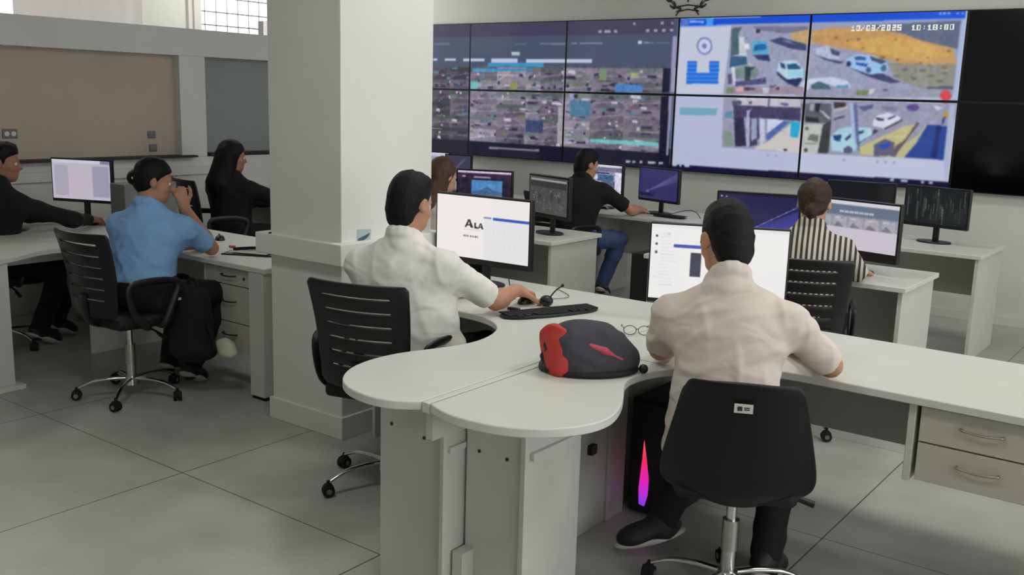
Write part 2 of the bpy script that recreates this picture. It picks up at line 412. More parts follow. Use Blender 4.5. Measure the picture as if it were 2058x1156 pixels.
def hair_prims(H, F, s, style):
    r, f, u = F; L = lambda x,y,z: H+(x*r+y*f+z*u)*s
    if style == 'short':
        fn = hair_fn(H, F, s, [-.13,-.09,-.05,-.03,.0,.03,.055,.08], [-.055,-.045,-.03,-.014,.018,.028,.055,.14], -.118)
        P = [ell(L(0,-.014,.036), (.0835*s,.102*s,.102*s), F, .02, fn=fn), ell(L(0,-.050,-.02), (.072*s,.061*s,.072*s), F, .02, fn=fn), ell(L(0,-.050,-.065), (.054*s,.048*s,.055*s), F, .03, fn=fn), ell(L(.008,.03,.095), (.055*s,.05*s,.032*s), F, .03, fn=fn)]
    elif style == 'crop':
        fn = hair_fn(H, F, s, [-.13,-.09,-.05,-.03,.0,.03,.055,.08], [-.06,-.05,-.035,-.02,.012,.024,.05,.14], -.108)
        P = [ell(L(0,-.014,.038), (.0815*s,.100*s,.101*s), F, .02, fn=fn), ell(L(0,-.050,-.020), (.071*s,.060*s,.070*s), F, .02, fn=fn), ell(L(0,-.050,-.06), (.054*s,.048*s,.052*s), F, .03, fn=fn), ell(L(0,.03,.098), (.05*s,.05*s,.034*s), F, .03, fn=fn)]
    else:
        fn = hair_fn(H, F, s, [-.12,-.07,-.03,.0,.03,.055,.08], [-.04,-.03,-.012,.012,.03,.06,.14], -.10)
        P = [ell(L(0,-.014,.036), (.085*s,.104*s,.103*s), F, .02, fn=fn), ell(L(0,-.05,-.012), (.075*s,.064*s,.072*s), F, .02, fn=fn)]
        if style == 'bun': P += [ell(L(.0,-.112,.0), (.046*s,.036*s,.042*s), F, .012), cap(L(0,-.09,0), L(0,-.10,0), .03*s, k=.02)]
        if style == 'lowbun': P += [ell(L(.0,-.10,-.05), (.034*s,.03*s,.045*s), F, .012), cap(L(-.0,-.085,-.08), L(0,-.088,-.12), .016*s, .010*s, k=.02), ell(L(0,-.04,.05), (.088*s,.08*s,.07*s), F, .02)]
        if style in ('long','veil'):
            wz = 1.15 if style == 'veil' else 1.0
            fn2 = hair_fn(H, F, s, [-.6,-.2,-.07,.03,.07,.09], [.02,.01,.005,.035,.075,.14], -.9)
            P += [ell(L(0,-.02,.03), (.09*s*wz,.105*s,.10*s), F, .02, fn=fn2), cap(L(0,-.05,-.02), L(0,-.085,-.22), .078*s*wz, .088*s*wz, k=.03, fn=fn2), cap(L(0,-.085,-.22), L(0,-.09,-.36), .085*s*wz, .05*s, k=.03),
                  cap(L(.04,-.04,-.05), L(.06,-.03,-.25), .045*s*wz, .03*s, k=.03), cap(L(-.04,-.04,-.05), L(-.06,-.03,-.25), .045*s*wz, .03*s, k=.03)]
    if style in ('short','crop','bun','lowbun'):
        for sd in (-1,1): P.append(ell(L(sd*.092,-.004,-.012), (.022*s,.024*s,.036*s), F, .006, op='sub'))
    return P
def hand_prims(w, d, n, side, curl=25, s=1.0, spread=1.0):
    """w wrist, d finger direction, n palm normal (out of the palm), side +1 right hand, -1 left hand"""
    d = unit(d); n = unit(np.array(n)-d*np.dot(n,d)); t = np.cross(n, d)*side; t = unit(t)   # t points to the thumb
    P = []; kn = []
    for off, lb, ln in ((.030,.088,.072),(.010,.092,.080),(-.010,.088,.074),(-.029,.080,.058)):
        b = w+d*lb*s+t*off*s; P.append(cap(w+d*.018*s+t*off*.55*s, b, .0145*s, .0115*s, k=.014)); kn.append((b, ln, off))
    P.append(cap(w-d*.02*s, w+d*.03*s, .024*s, .023*s, k=.02))
    for b, ln, off in kn:
        a = 0; p = b; dd = unit(d+t*off*1.6*spread)
        for q, (fr, rr) in enumerate(((.44,.0098),(.32,.0090),(.24,.0080))):
            a += R_(curl*(1.0, 1.25, .8)[q]); dr = dd*math.cos(a)+n*math.sin(a); e = p+dr*ln*fr*s
            P.append(cap(p, e, rr*s, (rr-.0006)*s, k=.0045)); p = e
    tb = w+d*.028*s+t*.028*s+n*.006*s; t1 = tb+unit(d*.65+t*.72+n*.35)*.042*s; t2 = t1+unit(d*.9+t*.25+n*.35)*.032*s; t3 = t2+unit(d*.95+t*.0+n*.4)*.024*s
    P += [cap(w+d*.01*s+t*.012*s, tb, .015*s, k=.014), cap(tb, t1, .0145*s, .0115*s, k=.008), cap(t1, t2, .0115*s, .0105*s, k=.005), cap(t2, t3, .0105*s, .0085*s, k=.005)]
    return P
def folds(amp, seed, freq=60, zst=.6):
    rg = np.random.RandomState(seed); ws = []
    for i in range(7):
        k = rg.randn(3); k[2] = k[2]*zst+ .6*np.sign(k[2]); k /= np.linalg.norm(k); ws.append((k*freq*(.45+.75*rg.rand()), rg.rand()*6, rg.randn(3)*14, rg.rand()*6))
    def post(f):
        X, Y, Z = f.full(); t = np.zeros(f.D.shape, np.float32)
        for k, ph, q, ph2 in ws:
            w = X*q[0]+Y*q[1]+Z*q[2]
            rid = np.exp(-(np.sin((X*k[0]+Y*k[1]+Z*k[2]+ph+.9*np.sin(w*.8+ph2))*.5)/.42)**2)
            msk = np.clip(.25+np.sin(w*.75+ph), 0, 1)
            t += (rid-.3)*msk
        f.D -= np.float32(amp)*t
    return post
def person(name_label, P, N, H, hyaw, hpitch, sL, eL, wL, sR, eR, wR, hL, kL, aL, hR, kR, aR, skin, hair, hstyle, shirt, pants, sleeve=.8, h=.009,
           stout=1.0, hs=1.0, handL=None, handR=None, toeL=None, toeR=None, longs=False, hem=None, fold=.0035, seed=1, collar=True, shoes='shoe', skirtless=True, eyes=True, extra_shirt=()):
    P,N,H,sL,eL,wL,sR,eR,wR,hL,kL,aL,hR,kR,aR = [np.array(v,float) for v in (P,N,H,sL,eL,wL,sR,eR,wR,hL,kL,aL,hR,kR,aR)]
    base = A(P[0], P[1], 0)
    hf = facing(hyaw, hpitch); HF = frame(hf)
    r = unit(sR-sL); u0 = unit(N-P); f = unit(np.cross(u0, r)); u = unit(np.cross(r, f)); TF = (r, f, u); st = stout
    lp = lambda t: P+(N-P)*t
    torso = [ell(P+u*.03, (.168*st,.120*st,.125), TF, .05), ell(lp(.34)+f*.012*st, (.150*st,.118*st,.15), TF, .06), ell(lp(.66), (.162*st,.112*st,.19), TF, .06),
             cap(sL+r*.06-u*.05, sR-r*.06-u*.05, .070, k=.06), cap(sL+r*.02-u*.005, sR-r*.02-u*.005, .042, k=.05), 
             cap(N+u*.005-f*.012, sL+r*.03+u*.004, .046, .040, k=.05), cap(N+u*.005-f*.012, sR-r*.03+u*.004, .046, .040, k=.05)]
    nb = H-HF[1]*.022*hs-HF[2]*.055*hs
    neck = [cap(N-f*.012, nb, .055, .052, k=.03), cap(N-u*.06, N+u*.0, .07, .055, k=.04)]
    aw = .92+.08*st
    def arm(s_, e_, w_):
        bulge = e_+(w_-e_)*.25
        return [cap(s_, e_, .053*aw, .041*aw, k=.03)], [cap(e_, bulge, .040*aw, .043*aw, k=.015), cap(bulge, w_, .043*aw, .026, k=.02)]
    uL, fL = arm(sL,eL,wL); uR, fR = arm(sR,eR,wR)
    legs = []
    for (a_,b_,c_) in ((hL,kL,aL),(hR,kR,aR)): legs += [cap(a_, b_, .088*st, .060, k=.05), cap(b_, b_+(c_-b_)*.3, .058, .058, k=.02), cap(b_+(c_-b_)*.3, c_, .058, .038, k=.03)]
    feet = []
    toes = []
    for c_, k_, toe in ((aL,kL,toeL),(aR,kR,toeR)):
        fd = unit(np.array(toe)-c_) if toe is not None else unit(A(f[0],f[1],-.45)); toes.append(fd)
        feet.append([cap(c_-fd*.02, c_+fd*.12-A(0,0,.01), .022, .018, k=.02)])
    hd = []
    for (w_, e_, spec, sd) in ((wL,eL,handL,-1),(wR,eR,handR,1)):
        fd = unit(w_-e_) if spec is None or spec.get('d') is None else spec['d']; nn = A(0,0,-1) if spec is None or spec.get('n') is None else spec['n']
        hd += hand_prims(w_, fd, nn, sd, 25 if spec is None else spec.get('curl',25), hs)
    sh = dict(grow=-.008)
    def shr(L, g): 
        out = []
        for q in L: q = dict(q); q['grow'] = g; out.append(q)
        return out
    body = shr(torso,-.012)+neck+shr(uL,-.002)+fL+shr(uR,-.002)+fR+shr(legs,-.014)+feet[0]+feet[1]+head_prims(H,HF,hs)+hd
    root = organic('person', body, h, skin, base=base); root.location = base; root['label'] = name_label; root['category'] = 'person'
    # hair
    organic('hair', hair_prims(H,HF,hs,hstyle), min(h,.007), hair, root, base, post=folds(.0022, seed+5, 150))
    # shirt
    gr = .013
    S = shr(torso, gr)
    zhem = P[2]-.03 if hem is None else hem
    dirs = []
    for (s_, e_, w_, ua, fa) in ((sL,eL,wL,uL,fL),(sR,eR,wR,uR,fR)):
        if longs:
            S += [cap(s_, e_, .060*aw, .052*aw, k=.04), cap(e_, w_, .052*aw, .036, k=.03, clip=[(w_-unit(w_-e_)*.01, unit(w_-e_))])]
        else:
            q = s_+(e_-s_)*sleeve; dr = unit(e_-s_)
            S += [cap(s_, s_+(e_-s_)*1.05, .063*aw, .060*aw, k=.045, clip=[(q, dr)])]
    for q in S[:3]: q['clip'] = [((0,0,zhem), (0,0,-1))]
    if collar:
        nd = unit(nb-N)
        cu = unit(np.cross(A(0,0,1), nd)) if abs(nd[2]) < .98 else r; cv = unit(np.cross(nd, cu)); ring = []
        cc = N+nd*.058-f*.008
        for q in range(14):
            a0, a1 = 2*math.pi*q/14, 2*math.pi*(q+1)/14; rr = .062
            pt = lambda a: cc+(cu*math.cos(a)+cv*math.sin(a))*rr+nd*(-.018*np.dot(cu*math.cos(a)+cv*math.sin(a), f))
            ring.append(cap(pt(a0), pt(a1), .0125, k=.012)); ring.append(cap(pt(a0)-nd*.02, pt(a1)-nd*.02, .014, k=.02))
        S += ring
    S += list(extra_shirt)
    organic('shirt', S, h, shirt, root, base, post=folds(fold, seed, 62), iters=1)
    # trousers
    T = shr(torso[:2], .008)+shr(legs, .010)
    T[0]['clip'] = T[1]['clip'] = [((0,0,P[2]+.10), (0,0,1))]
    for q in (4,7): 
        j = T[q]; a_, b_ = j['a'], j['b']; j['rb'] = .048; j['clip'] = [(b_+unit(b_-a_)*.005, unit(b_-a_))]
    organic('trousers', T, max(h,.008), pants, root, base, post=folds(fold, seed+2, 55))
    for c_, fd in ((aL, toes[0]), (aR, toes[1])):
        sd = unit(np.cross(fd, A(0,0,1))); up = unit(np.cross(sd, fd)); FF = (sd, fd, up)
        o_ = organic('shoe', [ell(c_+fd*.05-up*.020, (.047,.130,.045), FF, .03), ell(c_+fd*.12-up*.028, (.049,.065,.034), FF, .02), cap(c_+up*.012, c_-up*.03, .048, k=.03)], .007, M['shoe'], root, base)
        organic('sole', [ell(c_+fd*.055-up*.049, (.052,.146,.022), FF, .01)], .006, M['sole'], o_, base)
    if eyes:
        for sd in (-1,1):
            e = H+HF[0]*sd*.031*hs+HF[1]*.077*hs+HF[2]*.002*hs-base
            o_ = MB().sph(tuple(e), .0125*hs, 12).build('eye', M['eye'], root, smooth=60)
            MB().sph(tuple(e+HF[1]*.0085*hs), .006*hs, 8).build('iris', M['hairb'], o_, smooth=60)
    return root
def part_of(root, o_):  # child made in world coordinates
    o_.parent = root; o_.location = -root.location; return o_

# ------------------------------------------------------------------ chairs
def slotted_back(w0, w1, z0, z1, y0, y1, slots, slot_h, margin):
    """curved plate leaning back, with horizontal slots cut through"""
    vs = [0, .06]; pit = (.90-.10)/slots; hole = []
    for i in range(slots):
        c = .14+pit*(i+.5)*1.0
        vs += [c-slot_h/2, c+slot_h/2]
    vs += [.96, 1]; vs = sorted(vs); us = [0, .03, margin] + [margin+(1-2*margin)*k/8 for k in range(1,8)] + [1-margin, .97, 1]
    bm = bmesh.new(); G = []
    for v in vs:
        row = []
        for u_ in us:
            w = (w0+(w1-w0)*v); x = (u_-.5)*w
            if v in (0,): x *= .9
            if v == 1: x *= .93
            y = y0+(y1-y0)*v - .055*math.sin(v*math.pi)*-.35 + .05*(1-(2*u_-1)**2)*-1
            z = z0+(z1-z0)*v
            row.append(bm.verts.new((x, y, z)))
        G.append(row)
    for j in range(len(vs)-1):
        for i in range(len(us)-1):
            mid = (vs[j]+vs[j+1])/2; um = (us[i]+us[i+1])/2
            is_slot = any(abs(mid-(.14+pit*(q+.5))) < slot_h/2-1e-6 for q in range(slots)) and margin < um < 1-margin
            if not is_slot: bm.faces.new((G[j][i], G[j][i+1], G[j+1][i+1], G[j+1][i]))
    return bm
def chair_base(root, mcol=None):
    MB().cyl((0,0,.07),(0,0,.115),.042,.036).cyl((0,0,.115),(0,0,.20),.026).build('hub', M['chrome'], root, smooth=40)
    g = MB().cyl((0,0,.19),(0,0,.30),.030,.029).build('column_cover', M['steel'], root, smooth=40)
    MB().cyl((0,0,.29),(0,0,.41),.018).build('gas_column', M['chrome'], root, smooth=40)
    MB().box(-.09,-.10,.40,.09,.10,.425).build('seat_mechanism', M['black'], root, bevel=.008)
    lv = MB().tube([(.05,.02,.41),(.17,.03,.40),(.22,.03,.385)], .006, sub=3).cyl((.21,.03,.388),(.27,.03,.37),.010,.012).build('lever', M['black'], root, smooth=40)
    for k in range(5):
        a = 2*math.pi*k/5+.35; d = Vector((math.cos(a), math.sin(a), 0)); p = Vector((-d.y, d.x, 0))
        leg = MB().tube([d*.02+Vector((0,0,.105)), d*.10+Vector((0,0,.108)), d*.20+Vector((0,0,.098)), d*.275+Vector((0,0,.068))], lambda t: (.011-.003*t, .017-.006*t), sub=4, flat=(0,0,1)).build('base_leg', M['chrome'], root, smooth=50)
        c = d*.285; ca = a+.6+k*1.3; w = Vector((math.cos(ca), math.sin(ca), 0))
        m_ = MB()
        for sg in (-1,1): m_.cyl(c+w*(.006*sg)+Vector((0,0,.027)), c+w*(.022*sg)+Vector((0,0,.027)), .027, .025, n=18)
        m_.cyl(c+w*-.012+Vector((0,0,.036)), c+w*.012+Vector((0,0,.036)), .024, n=14); m_.cyl(c+Vector((0,0,.04)), c+Vector((0,0,.072)), .007)
        cs = m_.build('caster', M['rubber'], root, smooth=40)
        MB().cyl(c+w*.0221+Vector((0,0,.027)), c+w*.0235+Vector((0,0,.027)), .012).cyl(c-w*.0221+Vector((0,0,.027)), c-w*.0235+Vector((0,0,.027)), .012).build('wheel_cap', M['greyp'], cs, smooth=40)
def make_mesh_chair():
    r = bpy.data.objects.new('office_chair', None); COL.objects.link(r)
    MB().prism([(-.20,-.20),(.20,-.20),(.235,-.05),(.24,.16),(.20,.24),(-.20,.24),(-.24,.16),(-.235,-.05)], .43, .495).build('seat', M['blackm'], r, bevel=.022, segs=3)
    bm = slotted_back(.40, .47, .50, .955, -.20, -.265, 6, .020, .16)
    bmesh.ops.recalc_face_normals(bm, faces=bm.faces); me = bpy.data.meshes.new('backrest'); bm.to_mesh(me); bm.free()
    b = link('backrest', me, M['black'], r); sd = b.modifiers.new('thick','SOLIDIFY'); sd.thickness = .016; sd.offset = 0
    bv = b.modifiers.new('bevel','BEVEL'); bv.width = .003; bv.segments = 2; bv.limit_method = 'ANGLE'
    me.polygons.foreach_set('use_smooth', [True]*len(me.polygons))
    MB().tube([(0,-.02,.425),(0,-.16,.43),(0,-.25,.48),(0,-.265,.62)], lambda t: (.010,.03), sub=5, flat=(0,0,1)).build('back_bracket', M['black'], r, smooth=50)
    for sg in (-1,1):
        x = sg*.265
        MB().tube([(sg*.18,.03,.44),(x,.03,.445),(x+sg*.01,.08,.55),(x+sg*.012,.12,.65),(x+sg*.01,.06,.685),(x,-.10,.69),(x-sg*.005,-.17,.66),(x-sg*.005,-.14,.52),(x,-.06,.445),(sg*.18,-.05,.44)], lambda t: (.012,.020), sub=5).build('armrest', M['black'], r, smooth=50)
    chair_base(r); return r
def place_chair(proto, loc, yaw, label, group=None, scale=None, first=False):
    o_ = proto if first else copy_tree(proto)
    o_.location = (loc[0], loc[1], 0); o_.rotation_euler = (0,0,R_(yaw)); tag(o_, label, 'office chair', group)
    return o_

# ------------------------------------------------------------------ monitors
def monitor(loc, yaw, w, h, label, arr=None, bezel=.012, chin=.022, stand='disc', depth=.035, group='desktop monitors', base_z=.75, frame_m='black'):
    """loc = panel centre"""
    x, y, z = loc; r = thing('monitor', label, 'monitor', (x, y, base_z), R_(yaw), group); zc = z-base_z
    MB().box(-w/2, 0, zc-h/2, w/2, depth, zc+h/2).build('housing', M[frame_m], r, bevel=.004)
    sw, sh_ = w-2*bezel, h-bezel-chin
    if arr is None: MB().box(-sw/2,-.001,zc-h/2+chin, sw/2,.001,zc+h/2-bezel).build('screen', M['offscreen'], r)
    else: picture('screen', arr, sw, sh_, r, (0,-.0012, zc+(chin-bezel)/2))
    MB().box(-.09, depth-.002, zc-h*.28, .09, depth+.018, zc+h*.22).build('back_cover', M[frame_m], r, bevel=.006)
    MB().box(-.022, depth+.006, .006, .022, depth+.026, zc).build('neck', M[frame_m], r, bevel=.004)
    if stand == 'disc': 
        m_ = MB(); m_.prism([(.125*math.cos(a), depth-.01+.085*math.sin(a)) for a in np.linspace(0, 2*math.pi, 28, endpoint=False)], 0, .012); m_.build('stand', M[frame_m], r, bevel=.004)
    else: MB().box(-.12, depth-.08, 0, .12, depth+.07, .010).build('stand', M[frame_m], r, bevel=.003)
    return r

# ------------------------------------------------------------------ desks
def smoothpoly(pts, it=2):
    """pts: (x, y) corner kept sharp, or (x, y, 1) rounded by corner cutting"""
    P = [(p[0], p[1], len(p) > 2) for p in pts]
    for _ in range(it):
        Q = []; n = len(P)
        for i in range(n):
            x, y, s = P[i]
            if not s: Q.append(P[i]); continue
            a = P[i-1]; b = P[(i+1)%n]
            Q.append((x*.75+a[0]*.25, y*.75+a[1]*.25, True)); Q.append((x*.75+b[0]*.25, y*.75+b[1]*.25, True))
        P = Q
    return [(p[0], p[1]) for p in P]
def cab_handle(parent, x0, x1, y, z, m='steel', bow=.018):
    return MB().tube([(x0,y,z),(x0+.005,y-.018,z),((x0+x1)/2,y-.026,z-.004),(x1-.005,y-.018,z),(x1,y,z)], lambda t: (.004,.006), sub=5).build('handle', M[m], parent, smooth=50, )
def simple_desk(x0, x1, y0, y1, label, group, mod_z=.10, endl=True, dots=True):
    r = thing('desk', label, 'desk', (x0, y0, 0), 0, group); W, D = x1-x0, y1-y0
    MB().box(0,0,.722,W,D,.75).build('desktop', M['desk'], r, bevel=.003)
    for xx in ((0.02, .038), (W-.045, W-.020)):
        MB().box(xx[0], .03, 0, xx[1], D-.03, .721).build('side_panel', M['deskpanel'], r, bevel=.002)
    MB().box(.04, D-.17, mod_z, W-.046, D-.152, .721).build('modesty_panel', M['deskgrey'], r)
    return r
WALL=[((70,80,103),[-1000,0,2000,0,2000,2000,-1000,2000]),
((66,62,86),[-1000,0,1960,0,1960,200,-1000,200]),
((22,22,42),[-1000,1720,2000,1720,2000,2000,-1000,2000]),
((188,192,214),[-426,524,-376,524,-375,562,-425,562]),
((188,192,214),[-285,529,-154,529,-154,566,-284,567]),
((188,192,214),[-70,529,154,529,155,571,-69,571]),
((188,192,214),[231,524,512,524,514,585,232,586]),
((188,192,214),[604,537,1008,537,1010,590,605,591]),
((188,192,214),[1004,537,1243,537,1244,590,1006,591]),
((172,188,200),[447,428,535,429,537,484,448,484]),
((100,112,132),[-413,286,-223,289,-223,316,-412,313]),
((120,138,158),[1033,303,1096,304,1097,324,1033,323]),
((120,138,158),[1121,303,1334,306,1335,326,1121,323]),
((110,125,145),[734,302,998,306,999,328,734,324]),
((95,105,125),[481,300,605,302,605,320,481,318]),
((158,158,188),[1293,133,1323,134,1324,169,1294,168]),
((158,158,188),[1350,132,1407,134,1408,169,1352,168]),
((158,158,188),[1437,135,1467,136,1468,171,1439,170]),
((158,158,188),[1725,132,1755,132,1756,167,1726,166]),
((158,158,188),[1794,134,1824,135,1825,169,1795,168]),
((158,158,188),[1863,136,1893,137,1894,171,1864,170]),
((158,158,188),[1932,133,1959,134,1960,168,1933,167]),
((158,158,188),[1850,37,1873,38,1874,72,1852,71]),
((158,158,188),[1939,40,1956,41,1958,75,1940,74]),
((158,158,188),[1609,37,1627,38,1629,72,1611,71]),
((190,200,215),[1661,287,1695,288,1696,330,1662,329]),
((140,155,175),[1711,307,1794,309,1794,326,1712,324]),
((120,135,155),[1819,309,1931,311,1931,326,1819,324]),
('tiles',0),
((58,140,190),[194,591,784,589,786,650,195,655]),
((75,150,185),[24,681,303,678,304,729,25,733]),
((60,130,185),[180,679,672,674,673,709,181,715]),
((18,20,46),[1894,663,1958,662,1952,985,1895,987]),
((20,20,44),[1889,1006,1965,1003,1971,2013,1898,2022]),
((148,146,178),[1960,235,1993,236,2001,983,1964,984]),
((140,138,165),[1957,1004,1986,1002,1980,1813,1959,1815]),
((130,130,150),[231,1860,773,1852,769,1881,226,1890]),
((170,172,190),[1602,1921,1647,1916,1649,1949,1604,1955]),
((170,172,190),[1665,1918,1692,1915,1693,1949,1667,1952]),
((170,172,190),[1728,1916,1754,1913,1755,1946,1729,1949]),
((170,172,190),[1802,1915,1872,1907,1873,1940,1804,1948]),
((170,172,190),[1898,1910,1941,1906,1942,1939,1899,1944]),
((176,182,208),[2000,0,4000,0,4000,2000,2000,2000]),
((190,195,214),[2005,102,2414,80,2387,981,1999,995]),
((20,76,205),[2001,8,3989,-3,3988,87,2005,102]),
((125,155,225),[2005,96,3988,81,3989,97,2005,115]),
((80,115,200),[2011,2,2066,4,2069,92,2015,95]),
((125,165,235),[2073,29,2195,34,2197,68,2074,63]),
((60,150,228),[2211,3,2268,5,2272,98,2215,95]),
((150,180,250),[3828,10,3843,11,3845,32,3830,31]),
((150,180,250),[3855,11,3870,12,3872,33,3857,32]),
((150,180,250),[3882,12,3897,13,3898,34,3883,34]),
((150,180,250),[3936,15,3950,16,3952,37,3937,36]),
((150,180,250),[3965,17,3980,17,3981,38,3966,38]),
((128,133,172),[2277,364,2273,416,2257,457,2232,479,2202,479,2175,456,2155,414,2146,363,2151,311,2167,270,2193,248,2222,248,2249,272,2269,313]),
((192,202,238),[2262,364,2259,404,2246,435,2227,453,2205,453,2184,435,2169,403,2162,363,2166,323,2178,291,2197,274,2220,275,2240,293,2255,325]),
((118,128,172),[2232,364,2231,379,2225,391,2217,398,2208,398,2199,391,2192,378,2190,363,2191,348,2197,336,2205,329,2214,329,2223,336,2229,349]),
((52,128,226),[2079,564,2158,563,2161,713,2263,711,2261,563,2341,563,2341,856,2080,863]),
((28,88,190),[2078,560,2156,559,2157,577,2079,577]),
((28,88,190),[2259,559,2339,559,2340,576,2260,577]),
((28,88,190),[2081,616,2159,615,2159,633,2081,634]),
((28,88,190),[2261,615,2341,614,2342,631,2262,632]),
((28,88,190),[2083,673,2161,672,2162,690,2084,691]),
((28,88,190),[2264,671,2344,670,2344,688,2264,689]),
((28,92,196),[2077,725,2339,721,2339,738,2077,743]),
((28,92,196),[2079,777,2341,772,2341,790,2080,795]),
((28,92,196),[2081,834,2343,827,2344,845,2082,852]),
((110,162,182),[2041,1154,2353,1155,2344,1242,2038,1254]),
((150,154,180),[2418,92,3971,97,3992,931,2388,993]),
((72,98,108),[2420,143,2499,126,2474,220,2491,467,2426,505]),
((190,195,200),[2481,249,2516,249,2550,467,2573,600,2617,657,2540,505,2491,486]),
((112,116,142),[2581,125,2987,134,2990,199,2825,213,2624,177]),
((50,55,80),[2612,158,2641,159,2637,210,2611,205]),
((52,92,128),[2426,505,2551,496,2559,600,2426,644]),
((112,134,130),[2463,658,2545,619,2652,656,2646,770,2481,792]),
((48,68,78),[2545,629,2628,633,2589,685,2592,818,2551,819]),
((205,208,220),[2438,639,2465,629,2485,869,2467,870]),
((75,78,120),[2477,826,2712,768,2713,846,2479,884]),
((85,82,120),[2415,726,2445,726,2451,860,2421,861]),
((84,160,200),[2581,312,2688,300,2717,431,2716,482,2597,470]),
((32,98,158),[2606,355,2690,347,2700,412,2601,430]),
((48,58,108),[2597,479,2716,479,2735,564,2641,543]),
((210,215,225),[2527,344,2562,335,2571,411,2535,410]),
((182,206,220),[2802,561,2925,550,2979,653,2986,781,2876,807,2791,673]),
((35,86,128),[2860,598,2927,589,2970,655,2869,665]),
((50,72,112),[2806,571,2844,598,2853,663,2817,636]),
((146,205,226),[2870,677,2981,675,2989,744,2873,748]),
((38,48,94),[2869,788,2985,763,2946,879,2878,839,2793,729,2792,692]),
((60,70,110),[2716,301,2800,265,2874,304,2986,351,2991,435,2879,405,2746,329]),
((120,125,150),[2807,307,2858,308,2921,359,2887,350]),
((186,156,112),[2864,217,2999,172,2998,361,2885,295]),
((190,148,94),[3005,195,3152,152,3453,183,3686,269,3937,411,3972,587,3815,587,3671,598,3519,538,3349,446,3214,403,3012,337]),
((203,160,92),[3210,330,3516,265,3802,361,3929,499,3759,568,3469,477]),
((92,102,128),[3333,140,3968,103,3964,421,3745,325,3599,229]),
((138,140,130),[3533,579,3969,591,3967,856,3776,877,3600,761]),
((135,105,72),[3345,302,3341,315,3331,320,3320,314,3315,301,3318,289,3329,284,3340,289]),
((135,105,72),[3189,278,3186,288,3178,292,3169,288,3165,277,3168,267,3176,263,3185,268]),
((135,105,72),[3585,307,3583,316,3576,319,3568,316,3565,307,3567,298,3574,294,3582,298]),
((135,105,72),[3927,440,3924,451,3916,455,3907,451,3903,440,3906,430,3914,425,3923,430]),
((135,105,72),[3799,518,3796,527,3790,531,3782,527,3779,518,3781,509,3788,506,3795,509]),
((135,105,72),[3759,578,3756,588,3749,592,3741,588,3737,578,3740,568,3747,564,3755,568]),
((135,105,72),[3816,607,3813,617,3806,621,3798,617,3794,607,3797,598,3804,593,3812,597]),
((135,105,72),[3918,626,3913,643,3900,650,3886,643,3880,626,3884,609,3897,602,3911,609]),
((135,105,72),[3267,311,3264,318,3259,321,3252,318,3250,310,3252,303,3258,300,3264,303]),
((135,105,72),[3376,405,3373,414,3366,418,3358,414,3354,405,3357,396,3364,392,3372,396]),
((135,105,72),[3518,518,3514,533,3502,539,3489,533,3483,518,3487,503,3499,497,3512,503]),
((135,105,72),[3611,538,3608,548,3600,552,3592,548,3588,538,3591,528,3599,524,3607,528]),
((105,105,105),[3621,730,3615,741,3600,747,3583,742,3576,731,3582,719,3598,714,3614,719]),
((105,105,105),[3736,758,3730,769,3715,774,3698,770,3691,759,3697,747,3713,742,3729,747]),
((105,105,105),[3845,726,3839,737,3824,742,3808,738,3801,727,3807,715,3822,710,3838,715]),
((105,105,105),[3905,784,3899,796,3882,802,3864,797,3856,785,3863,772,3880,767,3897,771]),
((105,105,105),[3674,659,3668,670,3653,675,3636,670,3629,659,3635,648,3651,643,3667,647]),
((105,105,105),[3786,667,3781,678,3765,683,3749,679,3742,668,3748,656,3763,651,3779,656]),
((105,105,105),[3922,695,3917,705,3904,709,3890,705,3884,695,3889,686,3902,681,3916,685]),
((172,182,206),[3035,412,3120,368,3204,439,3215,539,3128,530,3044,480]),
((68,74,100),[3143,400,3213,447,3207,499,3156,476]),
((55,60,100),[3038,480,3128,530,3247,572,3218,591,3110,539]),
((150,188,228),[3258,533,3327,479,3440,489,3536,581,3542,691,3423,715,3274,624]),
((58,90,142),[3317,510,3352,497,3395,520,3391,551,3318,541]),
((60,70,96),[3417,497,3529,561,3499,591,3432,549]),
((36,78,172),[3326,572,3408,592,3400,625,3334,603]),
((62,66,106),[3275,627,3423,715,3511,703,3634,802,3575,818,3425,744]),
((40,55,90),[3296,590,3292,615,3281,626,3268,616,3262,591,3265,566,3277,555,3289,565]),
((70,90,130),[3435,661,3431,688,3419,699,3406,688,3399,662,3403,636,3415,625,3428,635]),
((70,110,150),[3537,640,3532,669,3518,681,3503,669,3495,640,3499,611,3514,599,3529,611]),
((146,150,172),[2938,910,3965,876,3966,969,2943,1013]),
((112,132,86),[3349,901,3433,909,3427,963,3353,966]),
((205,205,205),[3438,888,3474,887,3459,949,3430,950]),
((80,80,95),[3526,885,3555,884,3557,910,3528,911]),
((90,85,110),[3802,851,3965,836,3967,871,3809,876]),
((192,202,222),[2958,926,2972,828,3015,776,3183,749,3284,799,3312,877,3201,866,3150,834,3073,804,3031,848,3015,907]),
((68,100,116),[3031,850,3086,806,3151,847,3181,897,3034,901]),
((95,150,185),[3207,853,3286,841,3306,877,3221,885]),
((150,134,150),[2413,891,2996,877,2995,965,2411,983]),
((112,135,95),[2413,900,2468,899,2465,976,2414,978]),
((205,160,160),[2486,898,2545,896,2548,956,2488,958]),
((70,66,90),[2551,896,2634,898,2630,932,2553,934]),
((185,185,205),[2692,896,2738,895,2742,965,2695,967]),
((75,75,105),[2743,866,2794,860,2772,889,2744,895]),
((70,45,65),[2795,888,2818,888,2819,920,2797,921]),
((146,148,172),[2392,1012,4010,995,3962,1690,2405,1673]),
((190,185,195),[2496,1006,2976,997,2981,1094,2532,1096]),
((80,78,100),[2460,1049,2529,1035,2544,1081,2469,1110]),
((80,78,100),[2592,1043,2620,1042,2622,1077,2594,1078]),
((95,92,125),[2738,1002,2753,1001,2758,1106,2743,1106]),
